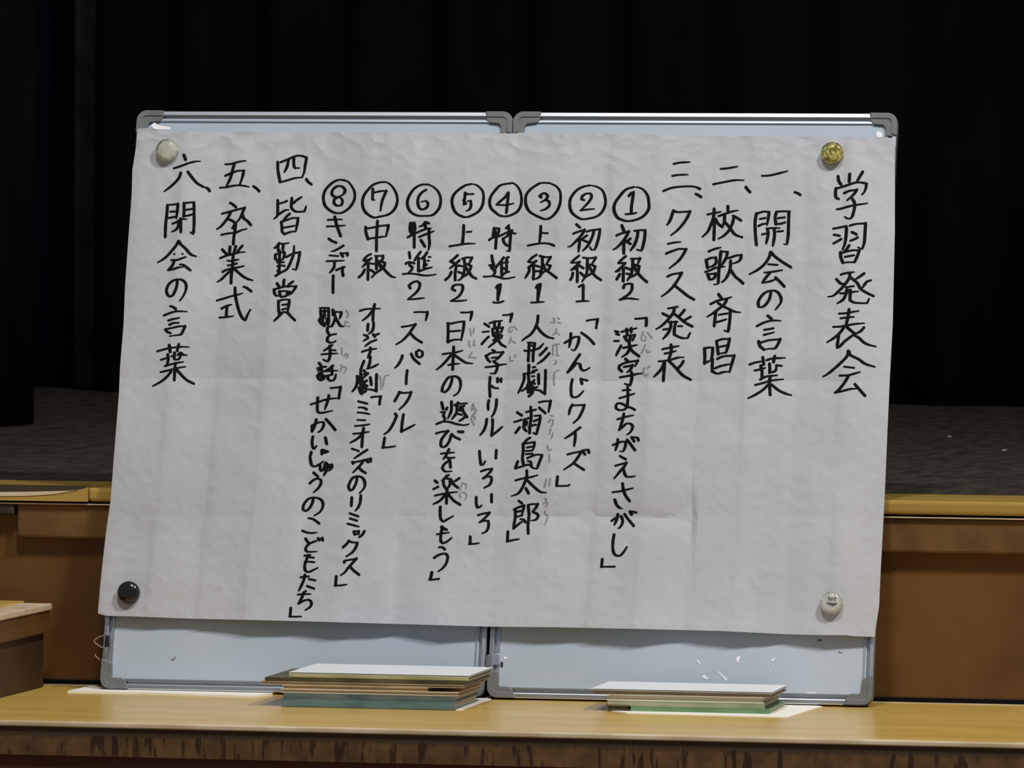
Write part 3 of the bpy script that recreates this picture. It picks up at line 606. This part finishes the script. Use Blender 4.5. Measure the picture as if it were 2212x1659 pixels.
ジ 1160,770 1220,785 1245,830 1200,860 1150,890;1410,865 1290,915 1180,995;1355,785 1460,745;1350,760 1380,800
ナ 1125,1105 1230,1070 1415,1040;1290,1025 1290,1100 1240,1220
ル 1165,1290 1120,1400 1090,1500;1290,1210 1280,1320 1240,1430;1225,1440 1330,1410 1450,1350
T 660 760 240
劇 1100,350 1100,500;1165,370 1195,420;1110,460 1240,430 1170,500;1020,480 1100,500 1170,510;1030,490 1030,600 1000,700 930,790;1060,530 1080,620;1110,520 1140,600 1080,700;1220,570 1140,640 1050,720;1150,600 1170,700 1200,740;1160,640 1230,680;1070,730 1100,820 1120,840;1120,700 1140,820 1200,780 1210,720;1290,510 1310,650;1415,450 1410,600 1410,780;1245,745 1330,755 1410,780
~げ 1480,480 1500,600 1500,740 1540,740;1660,460 1580,480 1560,560 1545,680
「 1305,905 1400,890 1500,890 1480,960 1475,1040
ミ 1050,985 1230,1030;1055,1105 1150,1110 1220,1145;1035,1205 1160,1215 1280,1240
ニ 1030,1355 1190,1360;985,1475 1120,1465 1280,1440
T 640 900 240
オ 1135,340 1250,330 1455,300;1340,230 1320,380 1305,600;1300,360 1200,450 1070,520
ン 1110,640 1245,685;1415,660 1300,730 1155,830
ズ 1120,905 1130,930;1130,915 1260,885 1340,870 1280,960 1200,1040 1130,1110;1240,1000 1300,1070 1380,1120;1340,865 1460,840;1400,880 1430,905;1480,840 1480,890
の 1210,1210 1190,1320 1130,1440 1070,1470 1040,1400 1070,1300 1130,1215 1230,1185 1320,1220 1365,1310 1350,1420 1260,1520
T 620 1040 240
リ 1290,320 1280,480;1470,275 1460,400 1420,510 1360,580
ミ 1250,635 1420,695;1250,735 1395,780;1205,840 1320,870 1435,900
ッ 1330,1000 1350,1050;1340,990 1430,990 1420,1040;1345,1050 1400,1045;1540,990 1500,1060 1440,1105
ク 1235,1180 1190,1240 1115,1310;1235,1185 1300,1210 1405,1215 1370,1310 1300,1410 1175,1495
T 600 1165 240
ス 1325,455 1340,425 1450,405 1565,385 1480,480 1400,570 1330,660 1250,715;1440,540 1500,610 1620,705
」 1165,740 1150,915;1130,920 1250,915 1375,900
@キンディー
T 670 380 240
⑧ 700,90 600,75 500,100 400,170 310,270 265,390 270,510 310,610 400,690 500,735 620,735 740,670 830,570 885,450 880,310 820,190 760,120 700,90;680,340 700,280 650,220 560,200 480,240 430,320 450,390 540,420 640,380 690,330;560,420 480,460 475,540 530,590 620,585 645,520 630,460 580,420
キ 350,875 470,868 640,865;330,1005 480,1000 700,985;490,815 520,950 560,1070 605,1190
ン 370,1250 430,1290 520,1330;665,1385 560,1450 480,1490 415,1500
T 670 520 240
ディ 385,290 560,305;610,250 650,310;740,250 740,290;620,250 740,245;325,405 500,400 680,395;485,430 470,540 390,635;520,585 600,550 690,520;650,530 640,600 655,690
ー 460,695 455,850 455,1030
T 660 640 240
歌 285,235 380,230 460,235 460,400;300,285 310,420;300,290 440,290;380,280 370,400;310,400 400,380;310,410 270,480 330,560 380,590;350,410 340,500 380,580;400,440 470,440 450,600;440,440 420,540;540,270 550,370;560,290 580,370;610,310 720,315 700,380 680,440;600,410 570,500 520,595 470,600;600,430 650,520 700,590 770,600
~う 800,280 850,340 830,420
~た 780,560 790,490 850,520;800,590 890,595
と 450,600 430,680 460,740;610,750 500,770 440,820 430,880 480,920 560,915 600,890
手 530,970 450,1030 360,1085;530,1070 600,1075;315,1155 450,1145 640,1135;480,990 490,1100 480,1220 440,1300 350,1260
~し 720,1030 720,1150
~ゆ 770,1190 800,1140 850,1170 820,1220
~わ 710,1370 720,1430 690,1490;740,1400 810,1410 800,1470 760,1530
話 270,1330 310,1380;230,1435 320,1410 410,1400;250,1480 330,1450;280,1530 330,1510;550,1380 470,1440 400,1480;320,1490 420,1490 560,1480 640,1480;520,1400 530,1550
T 660 760 240
話 240,480 260,540 310,570 370,530 380,480;270,430 250,480 400,470;330,440 320,520;370,480 460,470 520,450;440,490 450,540 500,575 560,560 590,510 605,450
「 495,720 600,710 700,700 680,800 665,920
せ 105,1045 250,1000 400,950 520,930 660,920;245,910 235,1050 240,1180 290,1215 400,1200 540,1170;465,870 440,980 385,1140
か 120,1470 200,1430 280,1400 360,1400 360,1470 310,1560 250,1600;215,1350 190,1450 140,1580;130,1480 130,1580;405,1340 490,1430 590,1550
T 640 900 240
い 330,400 315,500 330,610 360,640 405,580;580,420 605,540
じ 300,705 275,800 290,900 310,970 370,990 440,960 540,890;510,670 510,740;520,660 560,670 630,695;520,730 630,700
ゅ 475,970 475,1040 490,1080 540,1050 570,960 640,960 710,950 710,1010 650,1070 570,1080;590,920 610,1000 590,1090 545,1170;560,950 600,920 660,1010
う 345,1115 430,1190;270,1325 330,1270 420,1230 490,1260 490,1330 440,1420 345,1505
T 620 1040 240
の 520,360 500,440 440,540 370,590 320,560 325,480 380,390 450,335 550,320 650,345 710,410 710,510 650,610 540,680
こ 425,730 520,750 640,835;305,980 380,1010 480,1025 600,1015
ど 370,1140 430,1230;580,1185 480,1220 400,1280 365,1350 400,1395 490,1400 600,1395;620,1135 640,1165;700,1130 710,1165;630,1150 710,1150
T 600 1165 240
も 530,325 650,310;600,350 720,365;600,320 560,440 535,530 550,620 610,650 690,620 800,565;530,450 620,445 730,455
た 450,755 540,745 620,735;540,710 510,830 460,940 420,1020;620,790 750,815;585,930 725,980
ち 400,1100 510,1090 660,1090;560,1030 510,1060;510,1080 470,1180 410,1275;410,1280 520,1220 620,1205 670,1260 650,1340 545,1410
」 260,1370 245,1530;225,1535 340,1540 475,1535
@皆勤賞
T 440 320 240
四 1475,280 1480,450 1520,670;1530,280 1680,220 1820,160 1930,150 2050,185 2020,350 2000,480 1960,580;1520,675 1600,660 1800,600 1960,580;1690,230 1660,370 1605,475;1795,190 1795,340 1820,395 1915,395
、 2045,620 2080,670 2145,720
T 440 410 240
皆 1475,210 1475,380 1470,500 1440,545 1400,575;1510,270 1590,250 1660,220;1490,490 1580,430 1640,400 1695,400;1755,165 1745,300 1755,370 1830,430 1920,435 2005,430 2040,330;1785,265 1860,200 1955,140;1715,475 1650,530 1600,600;1545,640 1560,760 1560,830 1610,880;1540,640 1650,600 1780,560 1880,565 1860,700 1830,830;1590,755 1700,735 1830,710;1600,885 1740,835 1830,830
T 440 520 240
勤 1405,140 1440,130 1500,60 1600,60 1700,40;1500,50 1480,120 1490,200;1585,70 1575,170;1425,280 1430,360 1480,395;1420,275 1530,240 1600,215 1610,280 1570,370 1500,395;1510,200 1510,400 1500,620;1460,430 1600,425;1470,510 1540,490 1610,500;1480,600 1500,640;1430,700 1540,630 1660,560 1750,380 1790,250 1800,100;1645,325 1760,265 1880,230 1915,230 1890,380 1840,580 1770,560
賞 1460,850 1500,910;1600,780 1585,900;1780,810 1700,870 1680,910;1400,970 1410,1040 1440,1090 1480,1095;1400,970 1500,940 1620,910 1740,905 1840,910 1790,990 1740,1050 1660,1090;1510,1010 1520,1080 1540,1120 1640,1100 1660,1040;1510,1010 1600,1000 1710,1020 1660,1060;1490,1200 1490,1340 1510,1470;1490,1200 1600,1170 1710,1175 1690,1300 1670,1430;1560,1275 1670,1265;1560,1370 1640,1350;1510,1460 1580,1420 1670,1430;1560,1440 1480,1520 1400,1595;1670,1430 1740,1510 1815,1580
@卒業式
T 440 320 240
五 430,320 540,315 700,270 840,250;610,320 570,450 530,600 450,760;430,550 540,500 680,450 800,450 770,580 720,720;320,785 430,780 600,745 740,740 900,768
、 990,760 1050,800 1105,855
T 440 410 240
卒 530,260 580,290 645,345;365,475 500,440 640,400 815,360 770,460 720,570 660,640;535,450 490,540 420,640 340,730 260,785;475,580 560,610 640,670;775,500 800,570 870,620 940,700;350,895 500,865 640,850 730,810 860,775;640,700 620,820 600,950 590,1080;620,690 575,760
T 440 520 240
業 370,175 410,220 460,270;525,120 515,240;640,110 600,250;770,100 700,180 670,240;330,345 440,300 580,265 700,230 825,225;470,395 560,400 700,370;480,490 560,480 660,450;375,620 450,580 560,550 700,525 805,500;590,260 580,400 570,560 550,700 545,840;530,600 440,680 350,770 270,820;610,560 700,640 800,720 880,760 980,790
式 795,915 860,940 945,1005;260,1190 400,1150 560,1100 690,1070 775,1045;625,935 630,1080 670,1280 720,1440 780,1550 830,1580 870,1480 930,1370;355,1350 450,1300 560,1270;465,1300 450,1480;310,1530 440,1520 595,1498
@閉会の言葉
T 320 320 240
六 710,135 745,225;510,400 640,360 800,300 940,265 1040,262;650,490 620,580 540,680 430,780 320,860;790,470 880,590 980,700 1100,770
、 1145,785 1185,800 1225,850
T 320 430 240
閉 385,120 375,280 350,500 340,750;390,115 480,110 595,95 580,240 560,380;440,250 540,245;410,375 540,350;910,70 915,250 915,500 900,700 840,660;715,80 715,220 710,340;710,85 800,70 930,60;750,215 880,195;700,340 780,330 880,305;485,490 580,450 660,400 770,400;650,390 650,650;620,450 590,560 550,610 470,650
会 600,840 560,920 470,1030 370,1140 280,1210 190,1260;615,840 650,900 740,980 850,1100 960,1140;515,1095 690,1090;455,1215 580,1210 680,1175 755,1150;520,1220 490,1310 430,1380 390,1415;400,1415 500,1395 600,1360 700,1350;630,1300 700,1310 840,1415
T 320 580 240
の 580,240 570,350 530,460 490,530 430,560 380,510 365,430 400,330 480,250 580,215 670,225 740,280 760,370 740,460 690,560 630,640
言 440,750 500,765 550,805;310,935 420,890 540,855 640,850 775,858;400,1035 500,1005 630,980;420,1120 500,1085 610,1080;345,1215 380,1260 450,1285;350,1210 480,1180 620,1150 735,1150 700,1230 650,1310 540,1330 425,1345
T 320 660 240
葉 180,910 320,870 450,840 560,830 680,820 815,825;420,790 440,920;610,770 590,850 580,900;255,1080 350,1050;390,975 400,1080 370,1190;460,1010 520,1000;525,940 520,1070 580,1075 630,1040 650,940;590,980 650,930 700,980 775,985;330,1205 450,1170 580,1140 705,1120;245,1325 400,1290 600,1240 750,1215;540,1150 530,1300 520,1480;460,1310 380,1410 260,1510 90,1605;580,1290 680,1400 780,1490 910,1555'''
def smooth_pts(p):
    if len(p) < 3: return [p[0], p[1]] if len(p) == 2 else p
    sharp = [True]+[False]*(len(p)-2)+[True]
    for i in range(1, len(p)-1):
        a = Vector((p[i][0]-p[i-1][0], p[i][1]-p[i-1][1])); b = Vector((p[i+1][0]-p[i][0], p[i+1][1]-p[i][1]))
        if a.length > 0 and b.length > 0 and a.angle(b) > 1.0: sharp[i] = True
    out = []
    for i in range(len(p)-1):
        p1, p2 = p[i], p[i+1]
        p0 = p[i-1] if not sharp[i] else (2*p1[0]-p2[0], 2*p1[1]-p2[1])
        p3 = p[i+2] if not sharp[i+1] else (2*p2[0]-p1[0], 2*p2[1]-p1[1])
        L = math.hypot(p2[0]-p1[0], p2[1]-p1[1]); n = max(2, int(L/3.0))
        for k in range(n):
            t = k/n; t2 = t*t; t3 = t2*t
            out.append(tuple(.5*(2*p1[c]+(p2[c]-p0[c])*t+(2*p0[c]-5*p1[c]+4*p2[c]-p3[c])*t2+(3*p1[c]-p0[c]-3*p2[c]+p3[c])*t3) for c in (0, 1)))
    out.append(p[-1]); return out
class Ink:
    def __init__(s): s.v = []; s.f = []
    def poly(s, pts, e):
        k = len(s.v); s.v += [on_paper(x, y, e) for x, y in pts]; s.f.append(list(range(k, k+len(pts))))
    def stroke(s, p, ws, e):
        p = smooth_pts(p); n = len(p)
        if n < 2: return
        tot = sum(math.dist(a, b) for a, b in zip(p, p[1:])); acc = 0; Lp = Rp = None
        for i in range(n):
            a = p[max(0, i-1)]; b = p[min(n-1, i+1)]; dx, dy = b[0]-a[0], b[1]-a[1]; L = math.hypot(dx, dy) or 1; dx /= L; dy /= L
            if i: acc += math.dist(p[i-1], p[i])
            # a slanted nib: heavy down-strokes, light cross-strokes
            w = (4.3+2.95*abs(dy)**1.2 + (.5 if dx*dy > .15 else 0))*ws
            w *= 1+.10*noise.noise(Vector((p[i][0]*.15, p[i][1]*.15, 0)))
            t = acc/tot if tot else 0
            if tot > 22 and dx*dy < -.12 or (tot > 22 and dy < .3 and i > n*.6): w *= 1-.34*max(0, (t-.72)/.28)
            hw = w/2; L_ = (p[i][0]+dy*hw, p[i][1]-dx*hw); R_ = (p[i][0]-dy*hw, p[i][1]+dx*hw)
            if Lp: s.poly([Lp, Rp, R_, L_], e)
            if i in (0, n-1) or (i and math.dist(L_, Lp) > 1.7*math.dist(p[i], p[i-1])) or (i and math.dist(R_, Rp) > 1.7*math.dist(p[i], p[i-1])):
                s.poly([(p[i][0]+hw*math.cos(q), p[i][1]+hw*math.sin(q)) for q in [c*math.pi/5 for c in range(10)]], e)
            Lp, Rp = L_, R_
    def build(s, name, mt):
        for f in s.f: f.reverse() if False else None
        return under(mesh(name, s.v, s.f, mt), sheet_root)
cols = {}; T = (0, 0, 1); cur = None
def column(k, soft):
    if (k, soft) not in cols:
        o = bpy.data.objects.new('reading_marks' if soft else 'handwritten_column', None); C.objects.link(o); o.empty_display_size = .01
        if soft: o['label'] = 'faint grey small characters beside a handwritten column'
        under(o, sheet_root); cols[(k, soft)] = o
    return cols[(k, soft)]
for ln in INK.strip().split('\n'):
    if ln[0] == '@': cur = ln[1:].strip()
    elif ln[0:2] == 'T ':
        q = ln[2:].split(); wpx = int(q[2]) if len(q) > 2 else 320; T = (int(q[0]), int(q[1]), wpx/2212)
    else:
        g, st = ln.split(' ', 1); soft = g[0] == '~'; k = Ink()
        small = 1.0 if T[2] > .12 else .94
        for s_ in st.split(';'):
            pts = [tuple(float(c) for c in q.split(',')) for q in s_.split()]
            pts = [(T[0]+x*T[2], T[1]+y*T[2]) for x, y in pts]
            e = .00032+random.random()*.00006
            if len(pts) >= 2: k.stroke(pts, (.52 if soft else small), e)
        par = column(cur, soft)
        o = mesh('small_character' if soft else 'character', k.v, k.f, M['pencil'] if soft else M['ink'])
        o.parent = par; o.matrix_parent_inverse = Matrix.Translation(sheet_root.location).inverted()
        o.matrix_parent_inverse = Matrix.Identity(4)
# small scraps of tape at the sheet's upper corners
def tapeq(pts, e=.0006): return under(prism('tape', [on_paper(x, y, e) for x, y in pts], BN*.0004, M['tape']), sheet_root)
tapeq([(326, 270), (334, 265), (342, 270), (368, 275), (369, 279), (350, 280), (333, 279)])
tapeq([(1893, 286), (1900, 283), (1907, 289), (1905, 296), (1895, 297)])

# ------------------------------------------------------------ magnets
def lathe_on(name, cx, cy, h0, prof, mt, sides=32, jit=0, flat=False):
    c = onboard(cx, cy, h0); vs, fs = [], []; rr = random.Random(int(cx))
    js = [1+rr.uniform(-jit, jit) for _ in range(sides)]
    for r, h in prof:
        for k in range(sides):
            a = k/sides*6.28318; vs.append(c+(BX*math.cos(a)+BU*math.sin(a))*r*js[k]+BN*h)
    for j in range(len(prof)-1):
        for k in range(sides):
            a = j*sides+k; b = j*sides+(k+1) % sides; fs.append([a, b, b+sides, a+sides])
    fs.append(list(range(sides))[::-1]); fs.append([len(vs)-sides+k for k in range(sides)])
    return mesh(name, vs, fs, mt, None, not flat)
glass = mat('clear_plastic', (.93, .94, .93), .06, spec=.5); glass.node_tree.nodes['Principled BSDF'].inputs['Transmission Weight'].default_value = 1
glass.node_tree.nodes['Principled BSDF'].inputs['IOR'].default_value = 1.38
cream = noisy(mat('cream_core', (.6, .6, .5), .35), (.62, .62, .50), (.78, .78, .67), ns=60)
gold = noisy(mat('gold_core', (.5, .42, .06), .3, .3), (.26, .20, .02), (.80, .72, .24), ns=230, detail=1, lo=.42, hi=.6, bump=.8, bscale=200)
blackm = mat('black_gloss', (.010, .010, .010), .16)
whitem = noisy(mat('white_core', (.7, .7, .65), .3), (.62, .62, .54), (.78, .78, .71), ns=60)
HM = HP+.0002
def magnet(cx, cy, r, core, rc, label, shell=True, sides=9):
    h0 = HM+paper_h(cx, cy)
    rt_ = tag(empty('magnet', onboard(cx, cy, h0)), label, 'magnet', 'round magnets holding the sheet')
    if shell:
        under(lathe_on('core', cx, cy+1, h0, [(rc, .0005), (rc, .0075), (rc*.86, .0105), (rc*.5, .0118)], core, sides, .05, True), rt_)
        under(lathe_on('clear_shell', cx, cy, h0, [(r*.95, 0), (r, .002), (r, .0075), (r*.93, .0120), (r*.78, .0142), (r*.45, .0152)], glass, 28), rt_)
    else:
        under(lathe_on('body', cx, cy, h0, [(r*.94, 0), (r, .0015), (r, .0080), (r*.95, .0115), (r*.80, .0140), (r*.5, .0155), (r*.2, .0160)], core, 36), rt_)
    return rt_
K = 1/1390
magnet(363, 326, 24.5*K, cream, 20.5*K, 'clear round magnet with cream core at the sheet top left corner')
magnet(1799, 333, 24.5*K, gold, 21*K, 'clear round magnet with golden glitter core at the top right corner', sides=14)
magnet(280, 1281, 24*K, blackm, 0, 'glossy black round magnet at the bottom left corner', shell=False)
mw = magnet(1797, 1304, 24*K, whitem, 21*K, 'white round magnet with small dark marks at the bottom right corner', sides=11)
for pts in (((1789, 1290), (1792, 1289), (1794, 1297), (1791, 1299)), ((1795, 1292), (1799, 1291), (1800, 1293), (1797, 1298), (1795, 1297)), ((1801, 1292), (1806, 1291), (1807, 1293), (1803, 1295), (1806, 1298), (1802, 1298)),
            ((1786, 1302), (1808, 1303), (1807, 1306), (1800, 1310), (1797, 1310), (1790, 1306), (1785, 1304))):
    under(prism('print', [onboard(x, y, HM+paper_h(1797, 1304)+.0119) for x, y in pts], BN*.0002, M['cap']), mw)

# ------------------------------------------------------------ cards and books on the platform
def card(pts, z, t, mt, name, label, cat='card'):
    o = prism(name, [atz(x, y, z) for x, y in pts], (0, 0, t), mt); tag(o, label, cat); return o
pad = card([(146, 1496), (300, 1499), (545, 1507), (575, 1503), (612, 1496.5), (420, 1492.4), (217, 1489), (203, 1485), (192, 1486)], ZT, .0028, M['white'], 'card',
     'thin white card lying flat at the foot of the left whiteboard')
def bookmat(name, c1, c2, ns=20): return noisy(mat(name, c1, .45), c1, c2, ns=ns, scale=(1, 1, 5))
pages = noisy(mat('pages', (.6, .5, .36), .8), (.50, .40, .27), (.72, .63, .48), scale=(.3, .3, 30), ns=14)
creamp = noisy(mat('cream_pages', (.62, .58, .45), .8), (.52, .48, .36), (.70, .66, .54), scale=(.3, .3, 30), ns=14)
def book(xl, xr, yb, yt, Yf, depth, cov, pg, label, skew=0.0, spine=False, group='picture books stacked before the whiteboards'):
    """front edge between pixel columns xl, xr on the plane Y=Yf, rows yb (bottom) to yt (top) measured at the middle"""
    xm = (xl+xr)/2; sl = .021
    z0 = aty(xm, yb, Yf).z; z1 = aty(xm, yt, Yf).z
    x0 = aty(xl, yb, Yf).x; x1 = aty(xr, yb, Yf).x
    root = tag(empty('book', ((x0+x1)/2, Yf+depth/2, z0)), label, 'book', group)
    t = min(.0016, (z1-z0)*.22)
    def bx(name, a0, a1, c0, c1, e0, e1, mt):
        def tr(x, y): return (x+skew*(y-Yf), y)
        o = prism(name, [(*tr(a0, c0), e0), (*tr(a1, c0), e0), (*tr(a1, c1), e0), (*tr(a0, c1), e0)], (0, 0, e1-e0), mt); bev(o, .0004, 1); return under(o, root)
    bx('cover', x0, x1, Yf, Yf+depth, z1-t, z1-.0001, cov)
    bx('cover', x0, x1, Yf, Yf+depth, z0+.0001, z0+t, cov)
    bx('pages', x0+.003, x1-.003, Yf+(.0012 if spine else .004), Yf+depth-.002, z0+t, z1-t, pg)
    if spine: bx('spine', x0, x1, Yf, Yf+.0012, z0+t, z1-t, cov)
    return root
teal = bookmat('teal_cover', (.075, .150, .165), (.135, .225, .235)); teal2 = bookmat('slate_cover', (.055, .10, .105), (.12, .17, .16))
tan = bookmat('tan_cover', (.40, .29, .16), (.60, .47, .31)); olive = bookmat('olive_cover', (.035, .035, .012), (.13, .095, .045), 12)
green = bookmat('lime_cover', (.30, .31, .12), (.50, .46, .27), 12); whc = mat('white_cover', (.74, .76, .78), .4)
brn = bookmat('brown_cover', (.12, .075, .04), (.26, .18, .10), 10)
leaf = bookmat('green_cover', (.085, .185, .080), (.14, .27, .125)); leaf2 = bookmat('sage_cover', (.20, .25, .13), (.40, .38, .25), 10)
Yb = atz(800, 1531, ZT).y
card([(1000, 1534), (985, 1534), (620, 1526), (640, 1508), (1060, 1508), (1061, 1512), (1040, 1518)], ZT, .0012, M['white'], 'sheet', 'white sheet edge showing under the left book stack')
G = 'picture books stacked before the left whiteboard'
z_ = .0012
D1 = .18
book(608, 983, 1530, 1513, Yb, D1, teal, pages, 'teal picture book at the bottom of the left stack', spine=True, group=G)
book(612, 985, 1513, 1500.5, Yb, D1, teal2, pages, 'slate grey-green picture book resting on the teal one', spine=True, group=G)
book(606, 990, 1500.5, 1491.5, Yb, D1, pages, creamp, 'thin pale book with dotted binding above the slate one', group=G)
book(609, 925, 1491.5, 1482.5, Yb, D1, tan, pages, 'short tan book under the wide olive book', group=G)
book(560, 1004, 1482.5, 1475.5, Yb, D1+.01, tan, creamp, 'widest thin tan book jutting out left in the left stack', group=G)
book(572, 1008, 1475.5, 1467, Yb, D1+.01, olive, pages, 'dark olive book jutting out left near the stack top', spine=True, group=G)
book(624, 1012, 1467, 1459, Yb, D1+.008, green, brn, 'lime green and brown book just under the white cover', spine=True, group=G)
book(624, 1013, 1459, 1455.5, Yb, D1+.006, whc, creamp, 'white book on top of the left stack', group=G)
Y2 = atz(1540, 1542, ZT).y
card([(1297, 1533), (1355, 1541.5), (1702, 1550.5), (1776, 1527), (1700, 1518), (1340, 1512)], ZT, .0012, M['white'], 'sheet', 'white sheet sticking out right under the right book stack')
G2 = 'picture books stacked before the right whiteboard'
Y2 = atz(1520, 1541, ZT).y
book(1362, 1664, 1541.5, 1528.5, Y2, .16, leaf, creamp, 'green picture book at the bottom of the right stack', spine=True, group=G2)
book(1308, 1360, 1533.5, 1522, Y2, .13, olive, olive, 'small dark book end left of the green book', group=G2)
book(1312, 1652, 1528, 1516.5, Y2, .16, leaf2, creamp, 'sage and cream book above the green one', spine=True, group=G2)
book(1310, 1650, 1516.5, 1503, Y2, .16, creamp, creamp, 'thick cream paged book in the middle of the right stack', group=G2)
book(1277, 1668, 1503, 1494.5, Y2, .15, brn, creamp, 'brown edged book under the top cover of the right stack', group=G2)
book(1277, 1668, 1494.5, 1491, Y2, .15, whc, creamp, 'white book on top of the right stack', group=G2)
